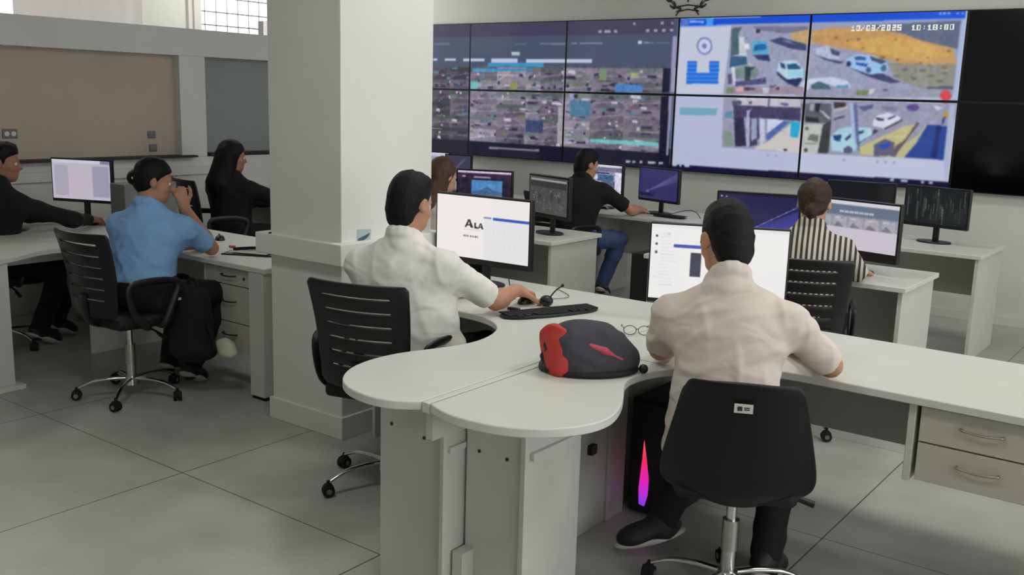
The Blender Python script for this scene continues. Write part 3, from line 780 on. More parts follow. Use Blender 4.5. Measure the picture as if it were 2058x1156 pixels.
((85,95,140),[2837,1052,2897,1059,2892,1089,2838,1082]),
((80,140,160),[2415,1195,2471,1171,2476,1274,2418,1267]),
((196,192,188),[2763,1548,2921,1315,3001,1270,3009,1675,2651,1655]),
((196,206,226),[2744,1252,2871,1271,2753,1447]),
((78,102,170),[2866,1279,2915,1288,2757,1548,2744,1468,2793,1394]),
((38,160,202),[2922,1280,2993,1285,2985,1483,2926,1476]),
((66,62,96),[2475,1097,2984,1109,2992,1273,2664,1252,2564,1250,2594,1626,2511,1634]),
((44,42,70),[2491,1262,2564,1263,2599,1626,2514,1634]),
((172,172,202),[2582,1165,2621,1143,2605,1184,2622,1634,2603,1636]),
((60,62,92),[2612,1214,2676,1251,2697,1513,2677,1535,2667,1262,2621,1259,2634,1559,2676,1515,2686,1595,2625,1634]),
((146,156,184),[2622,1264,2664,1264,2678,1504,2635,1559]),
((186,190,216),[2688,1255,2725,1258,2739,1550,2705,1614]),
((122,142,132),[2412,1433,2477,1449,2505,1633,2421,1642]),
((45,45,60),[2914,1644,2910,1655,2899,1660,2888,1657,2883,1647,2887,1637,2898,1632,2909,1635]),
((88,92,104),[2988,1051,3186,1041,3194,1287,3012,1289]),
((150,160,160),[3036,1050,3064,1049,3065,1144,3038,1146]),
((40,42,52),[3076,1049,3109,1047,3102,1147,3078,1149]),
((40,40,50),[3011,1214,3106,1229,3109,1290,3011,1276]),
((180,190,200),[3101,1122,3125,1136,3189,1224,3179,1245]),
((182,187,178),[3007,1318,3135,1299,3129,1443,3119,1663,3012,1674]),
((105,110,105),[3055,1428,3116,1439,3112,1527,3034,1503]),
((90,92,95),[3018,1541,3110,1543,3107,1558,3019,1556]),
((58,60,64),[3140,1309,3196,1244,3197,1655,3119,1663]),
((50,70,50),[3046,1632,3043,1650,3033,1658,3022,1652,3017,1635,3020,1617,3030,1608,3041,1614]),
((90,100,110),[3042,1362,3039,1378,3029,1386,3018,1380,3013,1364,3016,1348,3026,1340,3037,1346]),
((70,50,50),[3200,1031,3285,1027,3282,1077,3207,1101]),
((180,182,185),[3202,1122,3299,1071,3300,1096,3203,1147]),
((60,65,95),[3206,1253,3219,1222,3287,1182,3288,1203]),
((165,202,216),[3201,1458,3249,1352,3318,1317,3473,1325,3483,1404,3389,1563,3358,1639,3216,1622]),
((34,70,122),[3217,1431,3276,1419,3269,1505,3228,1491]),
((45,60,102),[3302,1469,3339,1396,3341,1446,3310,1491]),
((45,75,112),[3383,1372,3429,1353,3421,1389,3386,1414]),
((85,85,125),[3297,1592,3330,1548,3361,1586,3358,1637,3300,1645]),
((55,58,80),[3398,1527,3478,1415,3525,1356,3490,1334,3483,1404,3386,1523]),
((208,210,226),[3479,1247,3499,1175,3569,1131,3648,1176,3669,1213,3557,1321,3483,1297]),
((58,64,96),[3493,1190,3552,1211,3548,1233,3501,1226]),
((58,64,96),[3573,1200,3620,1163,3627,1177,3580,1221]),
((75,70,80),[3557,1321,3669,1199,3673,1223,3563,1338]),
((187,180,132),[3403,1561,3682,1290,3776,1245,3714,1473,3648,1659,3413,1653]),
((182,177,134),[3694,1514,3779,1380,3816,1281,3835,1255,3749,1529,3705,1658,3653,1661]),
((98,84,96),[3765,1225,3782,1245,3673,1565,3647,1652,3620,1655,3645,1519,3701,1445]),
((92,92,116),[3501,1522,3569,1445,3633,1480,3635,1640,3508,1663]),
((38,74,172),[3532,1529,3602,1481,3608,1532,3560,1578]),
((36,66,142),[3830,1261,3964,1265,3961,1657,3706,1652,3774,1487]),
((28,45,110),[3888,1257,3920,1264,3911,1648,3874,1647]),
((95,75,142),[3770,1062,3764,1089,3744,1106,3718,1107,3696,1092,3687,1067,3693,1040,3713,1023,3739,1022,3761,1037]),
((80,90,130),[3368,1073,3469,1046,3466,1088,3411,1122]),
((118,120,150),[3521,1065,3631,1060,3630,1120,3562,1114]),
((195,195,214),[3847,1028,3920,1055,3889,1096]),
((182,142,60),[3963,1138,3959,1163,3945,1175,3931,1165,3924,1140,3928,1114,3941,1103,3956,1113]),
((50,60,112),[3924,1164,3940,1163,3929,1249,3919,1250]),
((160,180,212),[3308,1026,3334,1025,3380,1503,3388,1656,3342,1345]),
((92,104,150),[3335,1035,3361,1033,3413,1643,3380,1503]),
((184,190,214),[3000,1670,3960,1662,3983,1904,3002,1937]),
((178,183,212),[2405,1661,3003,1670,3002,1937,2408,1928]),
((135,140,165),[3302,1717,3315,1715,3317,1744,3303,1746]),
((135,140,165),[3528,1710,3541,1708,3542,1737,3529,1738]),
((135,140,165),[3583,1709,3596,1708,3597,1736,3585,1738]),
((135,140,165),[3638,1709,3650,1708,3652,1736,3639,1737]),
((145,150,175),[2764,1713,2779,1711,2781,1742,2766,1744]),
((145,150,175),[2824,1713,2838,1711,2840,1742,2825,1743]),
((164,180,214),[3971,142,3996,75,3997,968,3972,969]),
((165,176,206),[3954,1015,3988,1014,3989,1906,3957,1662]),
((204,72,84),[3959,945,3958,973,3949,996,3936,1009,3920,1010,3905,998,3893,976,3888,948,3890,919,3899,896,3912,883,3928,882,3943,894,3954,917]),
((18,18,50),[1968,1934,4035,1909,3991,2032,1972,2059]),
((170,185,205),[2005,1923,2039,1919,2040,1952,2007,1956]),
((170,185,205),[2065,1923,2081,1921,2083,1953,2066,1955]),
((170,185,205),[2106,1924,2148,1920,2149,1952,2108,1957]),
((170,185,205),[3630,1917,3655,1914,3657,1942,3631,1946]),
((170,185,205),[3700,1919,3725,1916,3727,1944,3702,1948]),
((170,185,205),[3726,1922,3744,1919,3746,1947,3727,1950]),
((170,185,205),[3829,1919,3847,1917,3849,1945,3830,1947]),
((170,185,205),[3878,1918,3902,1915,3904,1943,3880,1946])]
DL = 20; LPW = {(-2.6,1.4):16,(-.2,1.4):8,(2.2,1.4):8,(-2.6,4.2):17,(-.2,4.2):20,(2.2,4.2):11,(-2.6,7.0):11,(-.2,7.0):8,(2.2,7.0):5}

# ================================================================== the room
X0, X1, Y0, YW, ZC = -9.6, 3.6, -3.2, 8.64, 3.5
fl = MB().box(X0, Y0, -.1, X1, YW+.1, 0).build('floor', M['floor']); struct('floor', fl)
struct('ceiling', bx(X0, Y0, ZC, X1, YW+.1, ZC+.1).build('ceiling', M['paint']))
struct('wall_back', bx(X0, YW, 0, X1, YW+.15, ZC).build('wall_back', M['paint']))
struct('wall_front', bx(X0, Y0-.1, 0, X1, Y0, ZC).build('wall_front', M['paint']))
w = MB(); w.box(X1, Y0, 0, X1+.12, YW, .9); w.box(X1, Y0, 2.7, X1+.12, YW, ZC)
for a, b in ((Y0,-1.6),(1.0,1.5),(4.1,4.6),(7.2,YW)): w.box(X1, a, .9, X1+.12, b, 2.7)
struct('wall_right', w.build('wall_right', M['paint']))
for i, (a, b) in enumerate(((-1.6,1.0),(1.5,4.1),(4.6,7.2))):
    r = thing('window_%d' % (i+3), 'window', 'window', (X1+.05, (a+b)/2, 1.8)); del r['label'], r['category']; r['kind'] = 'structure'
    L = (b-a)/2; m_ = MB()
    for q in (-L, -.02, L-.04): m_.box(-.03, q, -.9, .03, q+.04, .9)
    m_.box(-.03,-L,-.9,.03,L,-.86).box(-.03,-L,.86,.03,L,.9); m_.build('window_frame', M['whitep'], r)
    bx(-.004,-L+.04,-.86,.004,L-.04,.86).build('window_pane', M['glass'], r)
# far left exterior wall with high windows, seen over the partition
w = MB(); w.box(X0, Y0, 0, X0+.1, YW, 2.0); w.box(X0, Y0, 3.3, X0+.1, YW, ZC)
for a, b in ((Y0,2.6),(6.12,6.80),(8.35,YW)): w.box(X0, a, 2.0, X0+.1, b, 3.3)
struct('wall_left', w.build('wall_left', M['paint']))
for i, (a, b) in enumerate(((2.6,6.12),(6.80,8.35))):
    r = thing('window_%d' % (i+1), 'window', 'window', (X0+.05, (a+b)/2, 2.65)); del r['label'], r['category']; r['kind'] = 'structure'
    L = (b-a)/2; m_ = MB()
    m_.box(-.04,-L,-.65,.05,-L+.05,.65).box(-.04,L-.05,-.65,.05,L,.65).box(-.04,-L,-.65,.05,L,-.6).box(-.04,-L,.6,.05,L,.65)
    m_.build('window_frame', M['whitep'], r); bx(-.004,-L+.04,-.62,.004,L-.04,.62).build('window_pane', M['glass'], r)
    if i == 1:
        g = MB()
        for z in (-.245,-.10,.06,.30): g.box(-.065,-L,z-.007,-.053,L,z+.007)
        for k in range(11): g.box(-.065,-L+.02+k*(2*L-.04)/10-.005,-.64,-.053,-L+.02+k*(2*L-.04)/10+.005,.64)
        g.build('window_bars', M['bars'], r)
struct('trim_1', bx(X0+.1, 6.66, 2.0, X0+.14, 6.70, ZC).build('trim_1', M['whitep']))
struct('trim_2', bx(X0+.1, 6.74, 2.0, X0+.13, 6.80, ZC).build('trim_2', M['whitep']))
m_ = MB(); n = 60; ys = np.linspace(4.74, 6.08, n); 
pts = [(X0+.16+.006*math.sin(i*.9)+.005*math.sin(i*.37), y) for i, y in enumerate(ys)]
m_.prism(pts+[(x+.006, y) for x, y in pts[::-1]], 1.9, 3.4)
tag(m_.build('curtain', M['curtain'], None, smooth=50), 'pale curtain hanging across the high window above the left partition', 'curtain')
tag(bx(X0+.10, 7.62, 2.2, X0+.3, 7.85, 2.49).build('wall_box', M['outside'], None, bevel=.01), 'small grey box at the sill of the barred high window', 'box')
# partition on the left, with two recessed bays and a ledge
P0, PX = -7.45, -7.30
w = MB(); w.box(P0, 1.2, 0, PX, 8.1, 1.12); w.box(P0, 1.2, 1.965, PX, 8.1, 2.19)
w.box(P0, 5.03, 1.12, PX, 5.285, 1.965); w.box(P0, 1.2, 1.12, PX, 1.5, 1.965); w.box(P0, 7.6, 1.12, PX, 8.1, 1.965)
struct('wall_partition', w.build('wall_partition', M['paint'], None, bevel=.004))
struct('trim_3', bx(P0+.02, 1.5, 1.12, P0+.06, 5.03, 1.965).build('trim_3', M['beige']))
struct('trim_4', bx(P0+.02, 5.285, 1.12, P0+.06, 7.6, 1.965).build('trim_4', M['greyboard']))
struct('trim_5', bx(PX-.13, 1.6, 1.12, PX+.07, 5.14, 1.138).build('trim_5', M['dkedge']))
struct('trim_6', bx(PX-.10, 5.30, 1.13, PX+.03, 7.5, 1.15).build('trim_6', M['dkedge']))
struct('trim_7', bx(PX, 1.3, .97, PX+.03, 5.3, 1.045).build('trim_7', M['whitep'], None, bevel=.004))
struct('baseboard_left', bx(PX, 1.2, 0, PX+.015, 8.1, .08).build('baseboard_left', M['whitep']))
struct('baseboard_back', bx(PX, YW-.012, 0, X1, YW, .07).build('baseboard_back', M['whitep']))
for y, z, lb in ((3.50,1.33,'square grey wall socket on the left partition, nearest the picture edge'), (3.625,1.33,'wide double wall socket on the left partition, right of the square one')):
    hw = .035 if y < 3.6 else .055; r = thing('wall_socket', lb, 'socket', (P0+.06, y, z), 0, 'wall sockets')
    bx(0,-hw,-.035,.012,hw,.035).build('plate', M['greyp'], r, bevel=.004)
    m_ = MB()
    for q in ((0,) if y < 3.6 else (-.025,.025)): m_.cyl((.008,q,0),(.0135,q,0),.018)
    m_.build('outlet', M['whitep'], r, smooth=40)
for y, z, lb in ((4.80,1.31,'small dark fitting near the right end of the beige bay, upper'), (4.81,1.20,'small dark fitting just above the left ledge, lower')):
    tag(bx(P0+.06,y-.035,z-.03,P0+.075,y+.035,z+.03).build('wall_fitting', M['greyp'], None, bevel=.006), lb, 'fitting', 'wall fittings')
# column with its ledge
w = MB(); w.box(-3.97, 3.24, 0, -3.45, 3.885, ZC); col_ = struct('wall_column', w.build('wall_column', M['paint'], None, bevel=.004))
w = MB(); w.box(-4.03,3.19,.885,-3.40,3.94,.99); struct('trim_8', w.build('trim_8', M['paint'], None, bevel=.004))
w = MB(); w.box(-3.985,3.225,0,-3.435,3.90,.115); struct('trim_9', w.build('trim_9', M['paint'], None, bevel=.003))
m_ = MB(); m_.cyl((-3.925,3.20,.99),(-3.925,3.20,.998),.008); tag(m_.build('screw_cap', M['black'], None), 'tiny black cap on the ledge of the white column', 'cap')
r = thing('sticker', 'small pale blue sticker on the bright side of the column', 'sticker', (-3.45, 3.39, 1.01)); r.rotation_euler = (R_(-4),0,0)
bx(0,-.047,-.034,.0015,.047,.034).build('paper', M['stk'], r)
MB().prism([(-.04,-.028),(.0,-.022),(.03,-.002),(.04,.016),(.012,.006),(-.02,-.006),(-.04,-.012)],0,.001).build('print', M['stkd'], r).matrix_basis = Matrix(((0,0,1,.0016),(1,0,0,0),(0,1,0,0),(0,0,0,1)))
# crest on the back wall
m_ = MB(); cx, cz, y = -4.475, 2.82, YW-.006
def arc(x_, z_, rx, rz, a0, a1, n=14): return [(x_+rx*math.cos(R_(a0+(a1-a0)*i/n)), y, z_+rz*math.sin(R_(a0+(a1-a0)*i/n))) for i in range(n+1)]
flat = dict(sub=1, n=6, flat=(0,1,0))
for sg in (-1,1):
    for q in range(10):
        a = R_(-75+q*16); px, pz = cx+sg*.235*math.cos(a), cz+.27*math.sin(a)
        for s2 in (-1,1):
            dx, dz = sg*(-math.sin(a)+s2*.55*math.cos(a)), math.cos(a)+s2*.55*math.sin(a)
            m_.tube([(px,y,pz),(px+dx*.03,y,pz+dz*.03),(px+dx*.055,y,pz+dz*.055)], lambda t: (.003,.002+.011*math.sin(math.pi*min(max(t,.02),.98))), **flat)
    m_.tube([(cx+sg*.235*math.cos(R_(a)), y, cz+.27*math.sin(R_(a))) for a in range(-80,80,8)], (.003,.005), **flat)
    m_.tube([(cx+sg*.19,y,cz-.21),(cx+sg*.15,y,cz-.245),(cx+sg*.08,y,cz-.225),(cx,y,cz-.215)], (.003,.007), **flat)
    m_.tube([(cx+sg*.12,y,cz-.31),(cx+sg*.09,y,cz-.27),(cx,y,cz-.255)], (.003,.006), **flat)
    for q in range(3): m_.tube([(cx+sg*(.02+.035*q),y,cz-.13-.01*q),(cx+sg*(.015+.03*q),y,cz-.05),(cx+sg*(.03+.03*q),y,cz+.03)], (.003,.009), **flat)
m_.tube(arc(cx,cz,.13,.16,-150,210,24), (.003,.006), **flat); m_.tube([(cx,y,cz-.19),(cx,y,cz+.12)], (.003,.008), **flat)
tag(m_.build('crest', M['crest']), 'dark laurel crest printed on the wall above the video wall', 'crest')
# ceiling lights, added aisle lights and daylight
k = 0
for lx, lys in ((-2.6,(1.4,4.2,7.0)), (-.2,(1.4,4.2,7.0)), (2.2,(1.4,4.2,7.0)), (-8.5,(3.6,6.9))):  # last pair, behind the partition, is added only to light the far left wall
    for ly in lys:
        r = thing('unseen_ceiling_light', 'unseen square white ceiling light panel', 'ceiling light', (lx, ly, ZC), 0, 'ceiling light panels'); k += 1
        m_ = MB()
        for a in ((-.31,-.31,.31,-.28),(-.31,.28,.31,.31),(-.31,-.28,-.28,.28),(.28,-.28,.31,.28)): m_.box(a[0],a[1],-.03,a[2],a[3],0)
        m_.build('light_frame', M['whitep'], r); bx(-.28,-.28,-.018,.28,.28,-.006).build('diffuser', M['led'], r)
def area(name, loc, rot, sx, sy, power, col=(1,1,1)):
    L = bpy.data.lights.new(name, 'AREA'); L.shape = 'RECTANGLE'; L.size = sx; L.size_y = sy; L.energy = power; L.color = col
    o_ = bpy.data.objects.new(name, L); COL.objects.link(o_); o_.location = loc; o_.rotation_euler = rot; return o_
for lx in (-2.6, -.2, 2.2):
    for ly in (1.4, 4.2, 7.0): area('unseen_panel_lamp', (lx, ly, ZC-.05), (0,0,0), .56, .56, LPW[(lx, ly)], (1,.985,.95))
for ly in (3.6, 6.9): area('unseen_panel_lamp', (-8.5, ly, ZC-.05), (0,0,0), .56, .56, 22, (1,.97,.92))  # added aisle lamps, brighten the wall between the high windows
for ly, pw_ in ((-.3,.4), (2.8,1), (5.9,.9)): area('window_daylight', (X1-.03, ly, 1.8), (0, R_(90), 0), 1.7, 2.5, DL*pw_, (.97,.99,1))
area('high_window_daylight', (X0+.2, 7.55, 2.65), (0, R_(-90), 0), 1.2, 1.5, 18, (1,1,1))
wd = bpy.data.worlds.new('sky'); scene.world = wd; wd.use_nodes = True
wd.node_tree.nodes['Background'].inputs[0].default_value = (.93,.96,1,1); wd.node_tree.nodes['Background'].inputs[1].default_value = 3.2

# ================================================================== video wall
cv = Canvas(1000, 224, -1000, 0, 4000, 2000, (18,18,30))
for c, pts in WALL:
    if c != 'tiles': cv.poly(c, pts); continue
    rg = np.random.RandomState(11); us = [-700,-440,-215,6,300,612,760,990,1250,1563,1893]; vs = [664,860,1000,1195,1390,1590,1790]
    for j in range(len(vs)-1):
        for i in range(len(us)-1):
            a,b,c_,d = us[i],vs[j],us[i+1],vs[j+1]; g = rg.randint(100,150) if a >= 0 else rg.randint(70,100); W_, H_ = c_-a, d-b
            cv.rect((g+8,g-2,g+14), a, b, c_, d)
            if rg.rand() < .5: cv.rect((g-25,g-15,g-15), a, b, c_, b+H_*.3)
            s = rg.randn()*.5
            cv.poly((g-22,g-24,g-10), [a+W_*.2,d, a+W_*.5,b+H_*.2, a+W_*.65,b+H_*.2, a+W_*.7,d])
            cv.poly((g-14,g-20,g-4), [a+W_*.1,d, a+W_*(.3+.3*rg.rand()),b+H_*.35, a+W_*.75,b+H_*.3, c_,b+H_*(.6+.3*rg.rand()), c_,d])
            cv.poly((g+30,g+26,g+38), [a, b+H_*(.6+.1*s), c_, b+H_*(.5-.1*s), c_, b+H_*(.56-.1*s), a, b+H_*(.68+.1*s)])
            for q in range(6):
                x, y = a+W_*rg.rand(), b+H_*rg.rand(); ww, hh = 16+80*rg.rand()**2, 10+45*rg.rand(); t = rg.rand()
                cc = (50,48,70) if t < .42 else (190,185,200) if t < .62 else (90,120,140) if t < .8 else (60,70,100) if t < .9 else (110,120,90)
                cv.poly(cc, [x,y, min(x+ww,c_),y-8*s, min(x+ww*1.1,c_),min(y+hh,d), x-4,min(y+hh*.8,d)])
    for rr in ((6,880,90,990,(110,185,180)),(440,880,520,990,(140,136,90)),(1320,668,1390,840,(112,134,98)),(1610,720,1680,790,(150,160,115)),(1470,880,1720,990,(70,125,190)),(1050,1100,1250,1330,(80,120,150)),(1262,1640,1890,1700,(110,185,190)),(620,1420,800,1600,(60,70,110)),(950,1200,990,1750,(160,155,160)),(1040,1000,1085,1100,(150,150,190))):
        cv.rect(rr[4], *rr[:4])
cv.blur(1)
cv.speckle(5, 3, 200, 70, 590, 200); cv.speckle(4, 4, 690, 20, 985, 165)
cv.blur(1)
stamp(cv, '10/03/2025', 3275, 137, 8.4, 13, (228,226,220)); stamp(cv, '10:18:00', 3668, 140, 8.4, 13, (228,226,220))
PW, PH, XV, ZV = 1.2757, .7187, -7.0769, 2.4878
ranks = ['leftmost', 'second', 'third', 'fourth', 'fifth', 'rightmost']
shows = ['grid of small camera pictures', 'grid of small camera pictures', 'grid of small camera pictures', 'white side bar with street camera', 'street camera view', 'switched-off black screen']
for j in range(2):
    for i in range(-1, 5):
        desc = {0:[ 'left edge of dark program window, partly behind the column','dark program bar and reflected window','dark program bar with white icons','blue bar, ring logo and street with van','date stamp, parked pickups and dry yellow field','switched off, black'],
                1:['lower camera thumbnails, partly behind the column','dense camera thumbnails above the long-haired woman','camera thumbnails behind the man in black','white side panel with a pale teal band','white cars, blue roof and white strip','switched off, black with faint reflections']}[j][i+1]
        r = thing('video_wall_panel', '%s row video wall panel, %s' % ('upper' if j == 0 else 'lower', desc), 'screen', (XV+(i+.5)*PW, YW, ZV-(j+.5)*PH), 0, 'video wall panels')
        m_ = MB(); m_.box(-PW/2+.001,-.058,-PH/2+.001,PW/2-.001,-.002,PH/2-.001); m_.build('housing', M['black'], r)
        b = .010
        if i < 4:
            arr = cv.a[j*112:(j+1)*112, (i+1)*200:(i+2)*200]
            picture('screen', arr, PW-2*b, PH-2*b, r, (0,-.0595,0))
        else: MB().box(-PW/2+b,-.0595,-PH/2+b,PW/2-b,-.0575,PH/2-b).build('screen', M['offscreen'], r)

# ================================================================== big twin workstations
def lshape(kind, dx, xe):
    if kind == 'L': pts = [(xe,4.11),(-2.0+dx,4.11),(-2.0+dx,2.215),(-2.07+dx,2.155,1),(-2.16+dx,2.14,1),(-2.27+dx,2.16,1),(-2.37+dx,2.22,1),(-2.445+dx,2.33,1),(-2.475+dx,2.46,1),(-2.465+dx,2.59,1),(-2.425+dx,2.70,1),(-2.385+dx,2.80,1),(-2.365+dx,2.90,1),(-2.37+dx,3.0,1),(-2.40+dx,3.10,1),(-2.45+dx,3.19,1),(-2.54+dx,3.27,1),(-2.66+dx,3.31,1),(-2.8+dx,3.315),(xe,3.315)]
    else: pts = [(-1.96+dx,2.215),(-1.88+dx,2.18,1),(-1.79+dx,2.17,1),(-1.67+dx,2.185,1),(-1.56+dx,2.245,1),(-1.485+dx,2.35,1),(-1.46+dx,2.46,1),(-1.485+dx,2.57,1),(-1.54+dx,2.69,1),(-1.60+dx,2.79,1),(-1.64+dx,2.88,1),(-1.64+dx,2.99,1),(-1.60+dx,3.10,1),(-1.51+dx,3.22,1),(-1.38+dx,3.33,1),(-1.23+dx,3.37,1),(-1.08+dx,3.37),(xe,3.37),(xe,4.11),(-1.96+dx,4.11)]
    return smoothpoly(pts, 2)
def dots(parent, L, ax=1):
    for (x, y, z) in L: MB().cyl((x,y-.002,z),(x,y+.002,z),.006, n=12).build('cam_fitting', M['dkedge'], parent)
def left_half(dx, xe, label, wall_leg=True):
    r = thing('workstation_desk', label, 'desk', (-2.0+dx, 3.6, 0), 0, 'curved white workstation desks'); o = (-2.0+dx, 3.6, 0)
    B = lambda m_, n_, mt, **k: m_.build(n_, M[mt], r, off=o, **k)
    B(MB().prism(lshape('L', dx, xe), .72, .75), 'desktop', 'desk', bevel=.004)
    B(bx(-1.995+dx,2.215,.715,-1.966+dx,4.11,.7495), 'divider_strip', 'desk', bevel=.002)
    B(bx(-1.995+dx,2.235,.62,-1.965+dx,3.3,.714), 'rail', 'deskpanel', bevel=.002)
    B(bx(-2.30+dx,2.34,0,-2.002+dx,2.358,.719), 'end_panel', 'deskpanel', bevel=.002)
    if dx: B(bx(-1.90+dx,3.28,0,-1.882+dx,3.98,.719), 'side_panel', 'deskpanel', bevel=.002)
    else: B(bx(-2.0+dx,2.31,0,-1.982+dx,3.98,.619), 'side_panel', 'deskpanel', bevel=.002)
    B(bx(xe+.02,3.98,.08,-2.02+dx,3.998,.719), 'modesty_panel', 'deskgrey')
    B(bx(xe+.0,3.36,0,xe+.02,4.08,.719), 'side_panel', 'deskpanel', bevel=.002)
    dots(r, [(-2.245+dx-o[0],2.339-o[1],.588),(-2.095+dx-o[0],2.339-o[1],.572)])
    return r
def right_half(dx, xe, label):
    r = thing('workstation_desk', label, 'desk', (-1.6+dx, 3.6, 0), 0, 'curved white workstation desks'); o = (-1.6+dx, 3.6, 0)
    B = lambda m_, n_, mt, **k: m_.build(n_, M[mt], r, off=o, **k)
    B(MB().prism(lshape('R', dx, xe), .72, .75), 'desktop', 'desk', bevel=.004)
    B(bx(-1.97+dx,2.412,0,-1.735+dx,2.43,.719), 'end_panel', 'deskpanel', bevel=.002)
    if dx:
        B(bx(-1.525+dx,2.30,0,-1.503+dx,2.60,.719), 'side_panel', 'deskpanel', bevel=.002); B(bx(-1.56+dx,2.26,0,-1.46+dx,2.64,.03), 'foot_plate', 'deskpanel', bevel=.004)
    else:
        B(bx(-1.735+dx,2.395,0,-1.715+dx,2.72,.719), 'side_panel', 'deskpanel', bevel=.002); B(bx(-1.714+dx,2.42,.565,-1.70+dx,2.68,.59), 'cleat', 'deskpanel')
    B(bx(-1.981+dx,2.33,.55,-1.97+dx,2.41,.57), 'cleat', 'deskpanel')
    B(bx(-1.972+dx,2.35,0,-1.93+dx,2.411,.20), 'plinth_block', 'deskpanel')
    if not dx:
        B(bx(-1.955+dx,2.73,0,-1.937+dx,3.27,.719), 'side_panel', 'deskpanel', bevel=.002); B(bx(-1.948+dx,3.274,.0,-1.93+dx,3.41,.719), 'side_panel', 'deskpanel', bevel=.002)
    B(bx(-1.94+dx,3.98,.37,xe-.03,3.998,.719), 'modesty_panel', 'deskgrey')
    if not dx: B(bx(-1.937+dx,3.12,.33,-1.915+dx,3.16,.37), 'latch', 'black', bevel=.003)
    B(bx(-1.957+dx,3.139,.7499,-1.615+dx,3.1415,.7504), 'joint_line', 'dkedge')
    dots(r, [(-1.915+dx-o[0],2.411-o[1],.55),(-1.80+dx-o[0],2.411-o[1],.55)])
    return r, o
left_half(0, -3.36, 'curved white desk left of the seam, used by the man in the white polo')
rd, ro = right_half(0, .45, 'long white desk right of the seam, holding the red and black bag')
def pedestal(r, o, x0, x1, y0, splits, zb, label_h='steel', hx=(.28,.62), d=.5):
    MB().box(x0-o[0], y0+.018-o[1], zb, x1-o[0], y0+d-o[1], .719).build('cabinet_body', M['drawer'], r, bevel=.002)
    for k in range(len(splits)-1):
        zt, zl = splits[k]-.003, splits[k+1]+.003
        dr = MB().box(x0+.004-o[0], y0-o[1], zl, x1-.004-o[0], y0+.017-o[1], zt).build('drawer', M['drawer'], r, bevel=.002)
        zz = zt-(zt-zl)*.42; a, b = x0+(x1-x0)*hx[0], x0+(x1-x0)*hx[1]
        m_ = MB().tube([(a-o[0],y0-o[1],zz),(a+.004-o[0],y0-.016-o[1],zz),((a+b)/2-o[0],y0-.024-o[1],zz-.003),(b-.004-o[0],y0-.016-o[1],zz),(b-o[0],y0-o[1],zz)], lambda t: (.004,.006), sub=5)
        m_.build('handle', M['steel' if label_h == 'steel' else 'dkedge'], dr, smooth=50)
MB().box(-.83-ro[0],3.40-ro[1],.44,-.806-ro[0],3.95-ro[1],.719).build('side_panel', M['deskpanel'], rd, bevel=.002)
pedestal(rd, ro, -.795, -.34, 3.405, (.713,.585,.445), .445, hx=(.30,.58))
MB().box(-.335-ro[0],3.40-ro[1],.0,-.312-ro[0],3.95-ro[1],.719).build('side_panel', M['deskpanel'], rd, bevel=.002)
MB().box(.42-ro[0],3.40-ro[1],0,.44-ro[0],4.05-ro[1],.719).build('side_panel', M['deskpanel'], rd, bevel=.002)
left_half(-3.92, -7.2, 'curved white desk at the far left, used by the person in black')
ld, lo = right_half(-3.92, -4.19, 'white desk with three drawers beside the column, used by the person in light blue')
pedestal(ld, lo, -4.745, -4.335, 3.40, (.713,.615,.40,.24), .24, 'dark', hx=(.38,.66))
MB().box(-4.765-lo[0],3.40-lo[1],.24,-4.748-lo[0],3.95-lo[1],.719).build('side_panel', M['deskpanel'], ld, bevel=.002)
MB().box(-4.325-lo[0],3.37-lo[1],.02,-4.205-lo[0],4.09-lo[1],.719).build('leg_panel', M['deskpanel'], ld, bevel=.003)
MB().box(-4.32-lo[0],3.38-lo[1],0,-4.21-lo[0],4.08-lo[1],.02).build('plinth', M['rubber'], ld)
MB().cyl((-4.40-lo[0],3.397-lo[1],.665),(-4.40-lo[0],3.401-lo[1],.665),.009).build('lock', M['dkedge'], ld)
# rows of plain desks behind
G1 = 'plain white desks in the rows behind'
simple_desk(-3.02,-1.41,5.43,6.13, 'white desk of the woman in the striped shirt', G1, .05)
simple_desk(-5.35,-3.71,5.40,6.04, 'white desk behind the bright monitor, its end panel facing right', G1, .05)
simple_desk(-7.15,-5.50,5.40,6.04, 'white desk in front of the long-haired person in black', G1, .05)
simple_desk(-3.0,-1.37,7.06,7.86, 'rearmost white desk at the right, carrying the green-text monitor', G1, .37)
simple_desk(-4.56,-3.02,7.12,7.86, 'rear white desk where the man in jeans leans', G1, .34)
simple_desk(-7.1,-5.45,7.12,7.86, 'rear white desk at the left, mostly behind the column', G1, .34)

# ================================================================== monitors
def CV(w=112, h=64, bg=(20,20,40)): return Canvas(w, h, 0, 0, 100, 100, bg)
c = CV(240, 140, (236,230,226)); c.rect((226,224,226), 52,33,100,100); c.rect((58,84,178), 62,30,100,34.5); c.rect((130,140,180), 52,30,60.5,33); c.rect((210,222,240), 60.5,34.5,100,36)
def bigA(x, y, w, h, col, t):
    c.poly(col, [x,y+h, x+w*.38,y, x+w*.62,y, x+w,y+h, x+w-t,y+h, x+w*.5,y+h*.22, x+t*.55,y+h]); c.rect(col, x+w*.25, y+h*.62, x+w*.75, y+h*.78)
K = (34,32,34)
bigA(31.5,37,9.5,13,K,3.2); c.rect(K,42,41.5,43.8,50.5); c.rect(K,42,48.2,46,50.5); bigA(46,41.5,6,9,K,2)
for x in range(8): c.rect((190,186,186), 31+x*2.4, 53, 32.2+x*2.4, 54.2)
for x, w_ in ((30.5,1.2),(32.4,1.2),(34.4,1.6),(37.6,1.2),(39.4,1.2),(41.2,1.0),(43,1.4),(45.4,1)): c.rect((90,88,92), x, 63, x+w_, 66)
for j in range(2):
    for x in range(7): c.line((214,214,216), 57+x*5.5, 56+j*22, 59+x*5.5, 50+j*22, .7)
c.blur(1); cM1 = c.a
